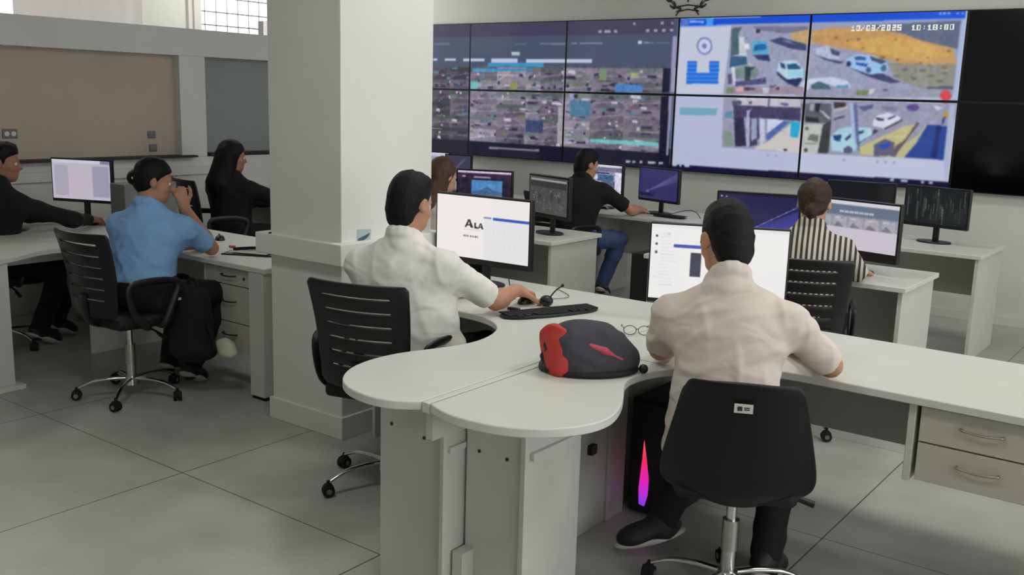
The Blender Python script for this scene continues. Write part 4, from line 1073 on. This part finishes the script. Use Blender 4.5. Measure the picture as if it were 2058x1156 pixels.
monitor((-3.085,3.86,1.032), 2, .60, .355, 'large bright monitor showing a white page with black capital letters', cM1, bezel=.010, chin=.03, group='front desk monitors')
c = CV(240, 140, (236,234,232)); 
for j, y in enumerate((14,25,36)): c.rect((70,70,84), 3.2, y, 5, y+3.2)
for j in range(16): c.rect((214,214,216), 7, 12+j*4.6, 12+((j*37)%9), 12.8+j*4.6)
c.rect((205,205,210), 12,11,14,14); c.rect((72,80,176), 17,26,42,30); c.rect((66,68,84), 30,36,38,68); c.rect((220,220,222), 3,70,6,72); c.rect((66,68,84), 62,36,70,70)
c.rect((226,226,228), 0,0,100,4); c.blur(1)
monitor((-1.785,3.86,1.012), 22.9, .590, .352, 'bright white monitor in front of the man in the off-white shirt', c.a, bezel=.007, chin=.02, group='front desk monitors')
c = CV(112, 72, (70,72,72)); c.rect((150,152,152), 3,5,97,11); c.rect((52,54,54), 3,11,97,28)
rg = np.random.RandomState(5)
for k in range(240):
    x, y = 4+90*rg.rand(), 30+62*rg.rand(); g = rg.randint(60,130); c.rect((g,g,g), x, y, x+.8+2.5*rg.rand(), y+.8+3*rg.rand())
for x, y in ((28,55),(60,50),(80,60)):
    for a in range(12): c.line((48,50,50), x, y, x+7*math.cos(a*.52), y+12*math.sin(a*.52), .9)
c.blur(1)
monitor((-3.975,5.72,1.015), -19, .478, .300, 'grey dimmed monitor on the corner of the second-row desk', c.a, bezel=.014, chin=.028)
c = CV(112, 64, (170,168,196)); c.rect((206,206,222), 0,0,100,8); c.rect((110,108,130), 0,8,100,24); c.rect((150,150,180), 0,24,84,88); c.rect((60,60,95), 8,26,70,32); c.rect((60,95,130), 38,34,80,56); c.rect((190,190,205), 20,36,40,52); c.rect((86,90,110), 50,56,84,90); c.rect((205,204,222), 84,24,100,100); c.speckle(10, 8); c.blur(1)
monitor((-4.638,7.5,1.005), -6, .465, .285, 'lit monitor beside the head of the man in black', c.a)
c = CV(112, 64, (50,46,96))
for k in range(9): c.line((96-k*2,92-k*2,146-k), 12+k*.3, 84-k*.6, 98, 10+k*3, 1.2)
c.rect((38,34,76), 0,80,40,92); c.poly((30,26,60), [4,90,10,80,20,84,28,78,36,90]); c.poly((120,116,170),[18,78,24,70,27,78]); c.blur(2); cPurple = c.a
monitor((-4.066,7.5,.998), -17, .483, .293, 'purple wallpaper monitor alone at the right end of the rear middle desk', cPurple)
c = CV(112, 64, (36,28,48)); c.rect((196,192,214), 0,0,100,6); c.rect((52,36,60), 0,6,100,22); c.rect((170,160,180), 8,14,14,18); c.rect((150,140,170), 30,16,62,20)
c.rect((74,130,184), 26,26,84,100); c.poly((60,98,140), [26,62,44,56,56,44,66,56,84,60,84,78,26,78]); c.rect((160,120,130), 26,72,84,90); c.rect((190,170,180), 40,78,48,96); c.rect((150,90,100), 54,70,58,92); c.speckle(6,9); c.blur(1)
monitor((-4.66,5.85,1.012), 20, .45, .285, 'dark monitor with a blue landscape picture, right of the long-haired woman', c.a)
c = CV(64, 40, (60,62,92)); c.rect((196,192,214), 0,0,100,14); c.rect((150,148,178), 0,14,100,40); c.blur(1)
monitor((-6.66,7.5,1.01), 5, .44, .27, 'lit monitor at the back beside the column edge, white bar on top', c.a)
c = CV(64, 40, (58,58,80))
c.line((96,96,120), 10,90,80,10,5); c.blur(2)
monitor((-6.33,7.52,.995), 12, .30, .27, 'narrow dark monitor at the back, next to the white-bar one', c.a)
c = CV(150, 90, (36,34,74))
for k in range(60):
    c.line((50+k//2,52+k//2,120+k), 36, 84-k*.2, 104, 30+k*1.4, 1.6)
for k in range(22): c.line((96,108,210) if k%3 else (150,160,230), 40+k*2.9, 82-k*2.9, 42.4+k*2.9, 79.4-k*2.9, 1.6)
c.rect((30,28,44), 0,0,100,3); c.rect((190,190,200), 3,6,5,9); c.rect((190,190,200), 9,7,11,9); c.blur(1)
monitor((-2.46,5.86,1.00), 18, .52, .315, 'deep blue wallpaper monitor behind the dark-haired man in front', c.a)
c = CV(150, 90, (196,190,204)); c.rect((205,204,210), 0,0,100,8); c.rect((98,112,132), 0,8,100,30)
for x in range(14): c.rect((206,212,226), 30+x*3, 20, 31.8+x*3, 24)
c.rect((140,146,158), 0,30,100,56); 
for x in range(5): c.rect((158+x*5%17,160,172), 3+x*19.4,33,20+x*19.4,55); c.poly((122,118,126), [4+x*19.4,55,9+x*19.4,44,17+x*19.4,55]); c.rect((186,188,196), 6+x*19.4,35,12+x*19.4,38)
c.blur(1); c.speckle(5,12,0,27,150,50); c.blur(1)
monitor((-1.815,5.76,1.0), -14, .56, .345, 'large monitor with a pale page and heavy black lower frame, right of the striped shirt', c.a, bezel=.012, chin=.055)
c = CV(130, 80, (22,26,28))
for k in range(44):
    x = 2+rg.rand()*96; y = rg.rand()*60; hh = 10+rg.rand()*50; g = rg.randint(64,118)
    for q in range(int(hh/3)): c.rect((g-8,g+2,g), x, y+q*3, x+1.1, y+q*3+1.9)
c.blur(1); cMx = c.a
monitor((-1.80,7.5,1.008), -11, .48, .292, 'dark monitor filled with columns of faint text, rear right desk', cMx)
c = CV(110, 64, (20,22,24))
for k in range(9): c.line((62,66,68), 8+k*11, 90, 16+k*11, 30+rg.rand()*30, .9)
c.blur(1)
monitor((-2.36,7.55,1.00), 8, .50, .30, 'nearly black monitor half hidden behind the woman with tied hair', c.a)
c = CV(112, 64, (188,180,198)); c.rect((196,196,210), 0,0,84,8); c.rect((120,118,150), 84,0,100,12); c.rect((164,160,176), 4,14,28,92); c.rect((186,176,188), 29,16,70,96); c.rect((152,148,170), 70,14,98,92); c.rect((178,176,186), 0,8,100,14); c.blur(1)
monitor((-6.655,3.75,1.03), 22, .50, .31, 'wide monitor with a pale lilac page at the far left', c.a, bezel=.010, chin=.022, group='front desk monitors')
c = CV(112, 64, (44,48,92)); c.rect((150,150,170), 0,0,100,10); c.rect((36,38,76), 4,12,50,24); c.rect((96,100,130), 5,28,22,31); c.rect((110,130,160), 55,20,100,70); c.rect((34,38,80), 0,30,48,92); c.blur(1)
monitor((-6.05,5.62,1.06), 5, .45, .30, 'blue screen monitor half hidden by the column, before the long-haired person', c.a)

# ================================================================== computers, keyboards, mice and small things
def keyboard(loc, yaw, label, w=.44, d=.14):
    r = thing('keyboard', label, 'keyboard', loc, R_(yaw), 'keyboards')
    MB().prism(smoothpoly([(-w/2,-d/2,1),(w/2,-d/2,1),(w/2,d/2,1),(-w/2,d/2,1)], 2), 0, .014).build('case', M['black'], r, bevel=.003)
    k = MB()
    for j in range(5):
        n_ = 14 if j else 3
        if j: 
            for i in range(18): k.box(-w/2+.014+i*(w-.028)/18, -d/2+.012+j*.0235, .014, -w/2+.014+(i+.86)*(w-.028)/18, -d/2+.032+j*.0235, .019)
        else: k.box(-.10,-d/2+.012,.014,.06,-d/2+.031,.019); [k.box(a,-d/2+.012,.014,a+.03,-d/2+.031,.019) for a in (-.2,-.16,.08,.12,.16)]
    k.build('keys', M['blackm'], r)
    return r
def mouse(loc, yaw, label, m='black'):
    r = thing('mouse', label, 'mouse', loc, R_(yaw), 'computer mice')
    b = bmesh.new(); bmesh.ops.create_uvsphere(b, u_segments=20, v_segments=12, radius=1)
    for v in b.verts: v.co = Vector((v.co.x*.031*(1-.08*v.co.y), v.co.y*.054, max(v.co.z, -.0)*.034*(1-.15*v.co.y)))
    q = MB(); q.bm.free(); q.bm = b; q.build('shell', M[m], r, smooth=60)
    MB().cyl((-.004,.030,.028),(.004,.030,.028),.009).build('wheel', M['rubber'], r)
    return r
def cable(name, pts, label, m='black', rr=.003, cat='cable', sub=8):
    b = MB().tube(pts, rr, n=8, sub=sub); c0 = Vector(pts[0]); return tag(b.build(name, M[m], None, smooth=60, loc=c0, off=c0), label, cat)
keyboard((-2.44,3.56,.75), 67, 'black keyboard on the curved desk between the polo man and the bag', .50, .15)
mouse((-2.66,3.67,.75), 10, 'black mouse under the right hand of the man in the white polo')
r = thing('desk_microphone', 'black ball-shaped desk microphone with thin stalk next to the keyboard', 'microphone', (-2.545,3.68,.75), 0)
MB().sph((0,0,.026),.03,16,(1.1,1,.86)).build('head', M['black'], r, smooth=60); MB().tube([(.01,.01,.04),(.03,.03,.075),(.05,.05,.095)],.0035,sub=4).sph((.052,.052,.098),.008,8).build('stalk', M['black'], r, smooth=60)
r = thing('headset', 'black headset lying under the bright monitor', 'headset', (-2.93,3.68,.75), R_(20))
MB().tube([(-.08,0,.012),(-.07,.09,.014),(0,.13,.016),(.07,.09,.014),(.08,0,.012)], lambda t:(.006,.011), sub=6).build('headband', M['black'], r, smooth=50)
for sg in (-1,1): MB().cyl((sg*.08,-.01,.0),(sg*.078,-.01,.035),.034,.03).build('ear_cup', M['black'], r, bevel=.006)
cable('monitor_cable', [(-2.95,3.92,.80),(-2.85,3.82,.755),(-2.76,3.80,.76),(-2.78,3.72,.77),(-2.88,3.70,.765),(-2.9,3.85,.755)], 'black cable coiled under the bright monitor')
cable('mouse_cable', [(-2.655,3.72,.758),(-2.63,3.80,.754),(-2.58,3.86,.756),(-2.60,3.95,.754),(-2.75,4.06,.754)], 'thin pale cable running from the mouse to the desk back', 'greyp', .002)
r = thing('document', 'white paper sheets under the bright monitor', 'papers', (-2.80,3.74,.75), R_(30)); MB().box(-.10,-.07,0,.10,.07,.004).build('sheet', M['paper'], r)
tag(bx(-.03,-.012,0,.03,.012,.012).build('usb_stick', M['black'], None, bevel=.003, loc=(-2.60,3.50,.7505)), 'tiny black stick by the polo man\'s forearm', 'usb stick')
r = thing('eyeglasses', 'thin wire eyeglasses on the desk beside the white-shirted man', 'glasses', (-1.94,3.47,.752), R_(35))
m_ = MB()
for sg in (-1,1): m_.tube([(sg*.03+.026*math.cos(a), 0, .02+.019*math.sin(a)) for a in np.linspace(0,2*math.pi,14,endpoint=False)], .0016, n=6, closed=True, sub=2)
m_.tube([(-.006,0,.024),(0,-.002,.026),(.006,0,.024)], .0016, n=6).build('frame', M['black'], r, smooth=60)
for sg in (-1,1): MB().tube([(sg*.056,0,.028),(sg*.058,.07,.026),(sg*.056,.12,.012),(sg*.055,.13,.003)], .0016, n=6).build('temple', M['black'], r, smooth=60)
tag(MB().sph((0,0,.017),.017,14).build('rubber_ball', M['black'], None, smooth=60, loc=(-1.635,2.985,.7495)), 'small black ball at the desk edge right of the bag', 'ball')
# red and black bag
B0 = A(-1.80,2.905,.75); bs = .87
yb = R_(46); bf = lambda x,y,z: B0+A(x*math.cos(yb)-y*math.sin(yb), x*math.sin(yb)+y*math.cos(yb), z)*bs
FB = (A(math.cos(yb),math.sin(yb),0), A(-math.sin(yb),math.cos(yb),0), A(0,0,1)); zf = [((0,0,.752),(0,0,-1))]
def cl(L): 
    for q in L: q['clip'] = q.get('clip', [])+zf
    return L
body = cl([ell(bf(-.02,0,.075),(.15,.105,.115),FB,.04), ell(bf(.07,.0,.05),(.11,.095,.07),FB,.05), ell(bf(-.09,.0,.07),(.09,.11,.105),FB,.05), ell(bf(-.03,0,.02),(.17,.12,.05),FB,.03)])
bag = organic('backpack', body, .005, M['charcoal'], base=B0, post=folds(.006, 21, 42)); bag.location = B0; tag(bag, 'charcoal and red backpack lying on the desk between the two men', 'bag')
organic('red_side', cl([ell(bf(-.142,0,.072),(.058,.108,.104),FB,.03), ell(bf(-.165,.0,.12),(.035,.055,.065),FB,.03), ell(bf(-.185,.035,.085),(.028,.04,.045),FB,.012), ell(bf(-.15,-.065,.035),(.04,.05,.045),FB,.02), ell(bf(-.15,.02,.155),(.03,.04,.03),FB,.012)]), .005, M['red'], bag, B0, post=folds(.006, 31, 60))
organic('pocket_zip', [cap(bf(-.06,-.096,.135), bf(.02,-.108,.105), .010, .013, .01), cap(bf(.02,-.108,.105), bf(.095,-.105,.068), .013, .008, .01)], .004, M['pink'], bag, B0)
organic('base_panel', cl([ell(bf(-.01,-.02,.012),(.175,.118,.026),FB,.02)]), .005, M['blackm'], bag, B0)
organic('piping', [cap(bf(-.125,-.108,.01), bf(-.118,-.095,.09), .005,.005,.008), cap(bf(-.118,-.095,.09), bf(-.13,-.03,.168), .005,.005,.008), cap(bf(-.125,-.108,.01), bf(.09,-.098,.03), .004,.004,.008)], .003, M['pink'], bag, B0)
organic('opening', cl([ell(bf(-.195,.0,.065),(.016,.04,.045),FB,.02), ell(bf(-.19,-.05,.02),(.014,.03,.015),FB,.02)]), .004, M['blackm'], bag, B0)
organic('strap', cl([cap(bf(-.19,-.04,.10), bf(-.205,0,.06), .012, .012, .01), cap(bf(-.205,0,.06), bf(-.20,-.05,.015), .012, .010, .01), cap(bf(-.17,.03,.14), bf(-.20,-.02,.11), .011, .011, .01)]), .004, M['blackm'], bag, B0)
# computers
def tower(loc, sx, sy, h, label, lit=False):
    r = thing('computer_tower', label, 'computer', loc, 0, 'computer towers')
    MB().box(-sx/2,-sy/2,.012,sx/2,sy/2,h).build('case', M['blackm'], r, bevel=.008)
    MB().box(-sx/2+.008,-sy/2-.010,.02,sx/2-.008,-sy/2+.002,h-.01).build('front_panel', M['black'], r, bevel=.004)
    for a in (-1,1):
        for b in (-1,1): MB().cyl((a*(sx/2-.03),b*(sy/2-.04),0),(a*(sx/2-.03),b*(sy/2-.04),.014),.014).build('foot', M['rubber'], r)
    return r
t_ = tower((-1.82,3.65,0), .20, .44, .50, 'black tower computer with a glowing pink light, under the desk', True)
q = MB(); q.prism([(.0,.05),(.026,.045),(.040,.10),(.040,.17),(.026,.25),(.010,.33),(.006,.25),(-.004,.12)], -.001, .001); e_ = q.build('light_strip', M['rgb'], t_); e_.matrix_basis = Matrix(((1,0,0,-.040),(0,0,1,-.2315),(0,1,0,0),(0,0,0,1)))
tower((-3.42,6.35,0), .19, .42, .62, 'tall black tower computer standing behind the bright white monitor', False)
cable('floor_cable', [(-1.72,6.0,.012),(-1.60,6.12,.012),(-1.50,6.25,.012),(-1.53,6.42,.012),(-1.70,6.50,.012),(-2.1,6.6,.012)], 'black cable looping on the floor beside the second-row desk', 'black', .007)
cable('desk_cable', [(-3.93,7.42,.756),(-3.80,7.52,.80),(-3.70,7.50,.80),(-3.62,7.44,.757)], 'black cable bending beside the purple monitor')
tag(bx(-.03,-.02,0,.03,.02,.035).build('webcam', M['black'], None, bevel=.005, loc=(-2.09,7.28,.7505)), 'small black box beside the text-filled monitor', 'gadget')
tag(bx(-.012,-.012,0,.012,.012,.03).build('gadget', M['black'], None, bevel=.004, loc=(-3.52,7.6,.7505)), 'tiny black gadget at the right end of the rear middle desk', 'gadget')
keyboard((-3.86,7.34,.75), -5, 'black keyboard before the purple monitor', .30, .11)
# left desk items
tag(bx(-.11,-.02,0,.11,.02,.02).build('phone_tray', M['black'], None, bevel=.006, loc=(-5.0,3.58,.7505)), 'black tray at the elbow of the person in light blue', 'tray')
mouse((-5.23,3.86,.75), 60, 'black mouse beyond the elbow of the person in light blue')
r = thing('clipboard', 'black folder with white papers on the desk next to the column', 'folder', (-4.66,3.68,.75), R_(28))
MB().box(-.16,-.11,0,.16,.11,.008).build('cover', M['black'], r, bevel=.003)
for k, (a, b, rz) in enumerate(((-.03,.01,6),(.02,-.02,-8))): 
    o_ = MB().box(-.11,-.075,0,.11,.075,.003).build('sheet', M['paper'], r, loc=(a,b,.0085+k*.0035)); o_.rotation_euler = (0,0,R_(rz))
MB().tube([(-.13,.0,.018),(-.02,.02,.028),(.10,.08,.022),(.14,.10,.018)], lambda t:(.008,.012)).build('pen_case', M['blackm'], r, smooth=60)
r = thing('laptop_bag', 'black case standing on the desk against the column', 'bag', (-4.40,3.84,.75), R_(10)); MB().box(-.12,-.05,0,.12,.05,.11).build('case_body', M['blackm'], r, bevel=.02, segs=3)
MB().tube([(-.06,0,.105),(-.04,0,.14),(.04,0,.14),(.06,0,.105)],.007).build('carry_handle', M['black'], r, smooth=60)
tag(bx(-.02,-.012,0,.02,.012,.012).build('eraser', M['pink'], None, bevel=.003, loc=(-4.92,3.72,.7505)), 'tiny dark red eraser on the desk of the person in light blue', 'eraser')
mouse((-6.38,3.66,.75), 20, 'dark mouse under the hand of the person at the far left')
# black backpack hanging by the drawers, cream cloth
B1 = A(-4.60,3.20,0)
bb = organic('backpack', [ell(B1+A(0,0,.42),(.13,.10,.20),None,.05), ell(B1+A(.0,0,.27),(.16,.11,.07),None,.05), ell(B1+A(-.01,-.06,.36),(.11,.06,.12),None,.04), ell(B1+A(0,0,.56),(.10,.08,.06),None,.05)], .008, M['bcloth'], base=B1, post=folds(.004, 41, 40)); bb.location = B1
tag(bb, 'black backpack hanging beside the person in light blue, in front of the drawers', 'bag')
for n_, pts, rr in (('grab_loop', [(-.03,0,.61),(-.02,0,.66),(.04,0,.66),(.05,0,.60)], .009), ('side_strap', [(.13,0,.42),(.18,-.01,.38),(.19,0,.30),(.14,0,.26)], .010)): MB().tube(pts, rr).build(n_, M['bcloth'], bb, smooth=60)
MB().box(-.03,-.11,.565,.03,-.088,.578).build('buckle', M['whitep'], bb, bevel=.002)
B2 = A(-4.44,3.29,.0)
o_ = organic('folded_cloth', [ell(B2+A(0,0,.29),(.07,.045,.05),None,.03), ell(B2+A(.03,0,.26),(.06,.04,.03),None,.03)], .005, M['wtowel'], base=B2, post=folds(.003, 9, 60)); o_.location = B2
tag(o_, 'cream cloth poking out behind the black backpack, by the lowest drawer', 'cloth')
tag(bx(-.09,-.2,0,.09,.2,.30).build('partition_box', M['greyp'], None, bevel=.006, loc=(-6.12,3.90,.7505)), 'grey box standing on the desk right of the far-left monitor', 'box')

# ================================================================== chairs and people
ch = make_mesh_chair()
CG = 'black office chairs with slotted backs'
place_chair(ch, (-2.88,2.98), 15, 'slotted black chair under the man in the white polo', CG, first=True)
place_chair(ch, (-4.84,2.96), 3, 'slotted black chair under the person in light blue, left of the column', CG)
place_chair(ch, (-6.42,3.02), -8, 'black chair of the person in black at the left edge', CG)
c5 = place_chair(ch, (-6.36,4.68), -14, 'slotted black chair behind the long-haired person in black', CG)
c5.scale = (1,1,1.08)
place_chair(ch, (-4.62,5.10), 0, 'black chair under the woman with long brown hair', CG)
place_chair(ch, (-4.50,6.74), -12, 'black chair under the man in jeans', CG)
place_chair(ch, (-1.83,5.0), 24, 'black chair under the woman in the striped shirt', CG)
# shell chair
r = thing('office_chair', 'smooth black shell chair with a small white label, nearest the camera', 'office chair', (-1.27,3.0,0), R_(25), CG)
r['group'] = 'black office chairs'
MB().prism([(-.19,-.2),(.19,-.2),(.23,-.02),(.22,.2),(.17,.25),(-.17,.25),(-.22,.2),(-.23,-.02)], .435, .49).build('seat', M['blackm'], r, bevel=.022, segs=3)
bm = bmesh.new(); Gd = []; 
prof = [(.405,.26),(.425,.40),(.45,.50),(.485,.565),(.53,.585),(.60,.555),(.68,.515),(.75,.475),(.81,.44),(.845,.42),(.866,.40),(.872,.37)]
for z, wd_ in prof:
    row = []
    for i in range(15):
        u_ = i/14*2-1; t = (z-.405)/.467; y = -.235-.075*t+.11*abs(u_)**2.2*(1-t*.55)+.10*max(0,.18-t)/.18
        zz = z+(.018*abs(u_)**2 if z > .8 else 0)-(.03*(abs(u_)**2) if z > .84 else 0)
        row.append(bm.verts.new((u_*wd_*.43, y, zz)))
    Gd.append(row)
for a in range(len(prof)-1):
    for i in range(14): bm.faces.new((Gd[a][i],Gd[a][i+1],Gd[a+1][i+1],Gd[a+1][i]))
bmesh.ops.recalc_face_normals(bm, faces=bm.faces); me = bpy.data.meshes.new('backrest'); bm.to_mesh(me); bm.free()
b_ = link('backrest', me, M['shell'], r); me.polygons.foreach_set('use_smooth', [True]*len(me.polygons))
sd = b_.modifiers.new('thick','SOLIDIFY'); sd.thickness = .02; sd.offset = 0; sb = b_.modifiers.new('sub','SUBSURF'); sb.levels = sb.render_levels = 2
MB().box(-.028,-.3265,.782,.028,-.322,.810).build('label_tag', M['paper'], r)
m_ = MB(); m_.box(-.018,-.328,.789,-.004,-.3262,.803); m_.box(.002,-.328,.792,.018,-.3262,.795); m_.box(.002,-.328,.798,.018,-.3262,.801); m_.build('label_print', M['dkedge'], r)
chair_base(r)

SK = M['skin']
# man in white polo
person('man in white short-sleeved polo leaning to the bright monitor, hand on mouse', (-2.86,3.01,.575), (-2.885,3.085,1.06), (-2.90,3.13,1.235), 2, 14,
       (-3.09,3.01,.965), (-3.08,3.26,.81), (-2.98,3.50,.79), (-2.675,3.115,.985), (-2.61,3.375,.81), (-2.645,3.58,.825),
       (-2.96,3.04,.56), (-3.03,3.46,.565), (-3.02,3.44,.12), (-2.76,3.08,.56), (-2.74,3.47,.565), (-2.74,3.44,.12),
       SK, M['hairb'], 'short', M['polo'], M['bcloth'], sleeve=.86, h=.0062, stout=1.16, hs=1.05, extra_shirt=[ell(A(-2.80,3.09,.74),(.185,.15,.16),None,.08), ell(A(-2.74,3.12,.64),(.15,.12,.07),None,.06)], handR=dict(curl=45, d=A(-.02,1,-.30)), handL=dict(curl=15), seed=3, fold=.004, hem=.60)
# man in off-white shirt
person('man in off-white shirt seated with his back to the camera on the shell chair', (-1.31,3.0,.575), (-1.40,3.145,1.06), (-1.462,3.225,1.224), 48, 18,
       (-1.60,3.09,.955), (-1.65,3.13,.81), (-1.70,3.38,.79), (-1.20,3.20,.975), (-1.085,3.32,.815), (-1.25,3.53,.79),
       (-1.41,3.04,.56), (-1.55,3.42,.545), (-1.62,3.17,.125), (-1.22,3.06,.56), (-1.27,3.44,.55), (-1.21,3.19,.10),
       SK, M['hairb'], 'crop', M['shirtw'], M['bcloth'], sleeve=.98, h=.0062, stout=1.06, hs=1.07, extra_shirt=[cap(A(-1.46,3.02,.74),A(-1.515,3.01,.50),.065,.04,k=.05)], handL=dict(curl=25), handR=dict(curl=25), toeL=(-1.74,3.03,.09), toeR=(-1.22,3.35,.06), seed=8, fold=.0045, hem=.50)
# person in light blue
person('person in light blue shirt with black tied hair, resting the cheek on one hand', (-4.80,3.01,.575), (-4.86,3.12,1.015), (-4.855,3.16,1.188), -28, 12,
       (-5.03,3.04,.935), (-5.0,3.30,.80), (-4.95,3.45,.79), (-4.68,3.22,.935), (-4.73,3.43,.80), (-4.76,3.28,1.045),
       (-4.90,3.04,.56), (-5.02,3.42,.54), (-4.98,3.30,.12), (-4.71,3.06,.56), (-4.66,3.46,.55), (-4.75,3.28,.12),
       M['skin'], M['hairb'], 'bun', M['blue'], M['bcloth'], sleeve=.75, h=.0075, stout=1.08, hs=.98, handR=dict(curl=55, d=A(-.2,-.15,1), n=A(-.8,.3,.1)), handL=dict(curl=20), seed=12, fold=.004, hem=.66)
tag(MB().cyl((0,-.010,0),(0,.010,0),.006).build('hair_clip', M['whitep'], None, bevel=.002, loc=(-4.875,3.045,1.21)), 'tiny white clip in the black tied hair of the person in light blue', 'hair clip')
# person in black, far left
person('person in black sitting at the left picture edge, arm reaching for the mouse', (-6.42,2.99,.575), (-6.42,3.05,1.03), (-6.425,3.10,1.195), -38, 6,
       (-6.60,3.02,.94), (-6.62,3.34,.82), (-6.55,3.55,.79), (-6.22,3.09,.945), (-6.16,3.40,.825), (-6.30,3.60,.80),
       (-6.46,3.08,.56), (-6.12,3.38,.54), (-6.38,3.36,.12), (-6.34,2.98,.56), (-5.95,3.20,.55), (-6.22,3.16,.12),
       M['skin2'], M['hairb'], 'short', M['bcloth'], M['bcloth'], h=.009, longs=True, handR=dict(curl=20), seed=15)
# long dark hair, black clothes
person('person in black with long straight black hair, seen from behind left of the column', (-6.36,4.80,.575), (-6.38,4.82,1.02), (-6.37,4.84,1.18), -22, 6,
       (-6.55,4.79,.935), (-6.50,5.06,.80), (-6.35,5.30,.80), (-6.19,4.88,.935), (-5.95,5.10,.83), (-5.90,5.42,.79),
       (-6.40,4.86,.56), (-6.40,5.28,.55), (-6.42,5.2,.12), (-6.22,4.88,.56), (-6.0,5.18,.57), (-6.1,5.2,.12),
       M['skin2'], M['hairb'], 'veil', M['bcloth'], M['bcloth'], h=.010, longs=True, seed=18)
# long brown hair woman
person('woman with long light brown hair, head visible behind the bright monitor', (-4.62,5.14,.575), (-4.60,5.22,1.0), (-4.57,5.27,1.14), -12, 8,
       (-4.78,5.20,.94), (-4.82,5.42,.80), (-4.75,5.6,.78), (-4.42,5.24,.94), (-4.38,5.44,.80), (-4.45,5.62,.78),
       (-4.71,5.18,.56), (-4.72,5.6,.55), (-4.72,5.55,.12), (-4.52,5.18,.56), (-4.50,5.6,.55), (-4.5,5.55,.12),
       M['skinl'], M['hairbr'], 'long', M['shirtw'], M['bcloth'], h=.010, seed=20)
# man in black t-shirt and jeans
person('man in black t-shirt and blue jeans leaning on the rear middle desk', (-4.48,6.80,.575), (-4.46,6.90,1.015), (-4.45,6.955,1.165), -25, 14,
       (-4.66,6.86,.955), (-4.72,7.12,.80), (-4.6,7.35,.79), (-4.27,6.96,.955), (-4.12,7.15,.80), (-4.16,7.36,.79),
       (-4.57,6.84,.56), (-4.62,7.22,.53), (-4.66,7.2,.12), (-4.38,6.86,.56), (-4.24,7.19,.54), (-4.40,7.20,.12),
       M['skin'], M['hairb'], 'short', M['bcloth'], M['denim'], sleeve=.8, h=.009, stout=1.12, seed=24, handR=dict(curl=35))
# woman in striped shirt
person('woman in black and cream striped shirt with brown tied-back hair', (-1.86,5.05,.575), (-1.875,5.20,1.02), (-1.885,5.25,1.182), 14, 10,
       (-2.04,5.15,.94), (-2.10,5.36,.80), (-2.05,5.58,.79), (-1.70,5.24,.945), (-1.67,5.42,.80), (-1.72,5.62,.79),
       (-1.95,5.08,.56), (-1.98,5.38,.53), (-1.98,5.3,.12), (-1.77,5.10,.56), (-1.76,5.39,.53), (-1.78,5.3,.12),
       M['skinl'], M['hairbr2'], 'lowbun', M['stripe'], M['bcloth'], sleeve=.98, h=.008, stout=1.0, seed=27)

# ================================================================== camera
cam = bpy.data.cameras.new('camera'); co_ = bpy.data.objects.new('camera', cam); COL.objects.link(co_); scene.camera = co_
F_, PIT, ROL, YAW = 1970.999, .1913437, .0292977, -.6413488
cam.sensor_fit = 'HORIZONTAL'; cam.sensor_width = 36; cam.lens = 36*F_/2058; cam.clip_start = .05
fw = Vector((math.sin(YAW)*math.cos(PIT), math.cos(YAW)*math.cos(PIT), -math.sin(PIT))); r0 = fw.cross(Vector((0,0,1))).normalized(); u0 = r0.cross(fw)
rr = r0*math.cos(ROL)+u0*math.sin(ROL); uu = -r0*math.sin(ROL)+u0*math.cos(ROL)
co_.matrix_world = Matrix(((rr.x,uu.x,-fw.x,0),(rr.y,uu.y,-fw.y,0),(rr.z,uu.z,-fw.z,1.7),(0,0,0,1)))
scene.view_settings.view_transform = 'Standard'; scene.view_settings.look = 'None'; scene.view_settings.exposure = 0; scene.view_settings.gamma = 1; scene.view_settings.use_curve_mapping = False
scene.cycles.use_denoising = True; scene.cycles.max_bounces = 6; scene.cycles.diffuse_bounces = 4; scene.cycles.glossy_bounces = 3; scene.cycles.transmission_bounces = 3; scene.cycles.transparent_max_bounces = 6
scene.cycles.sample_clamp_indirect = 4; scene.cycles.caustics_reflective = False; scene.cycles.caustics_refractive = False
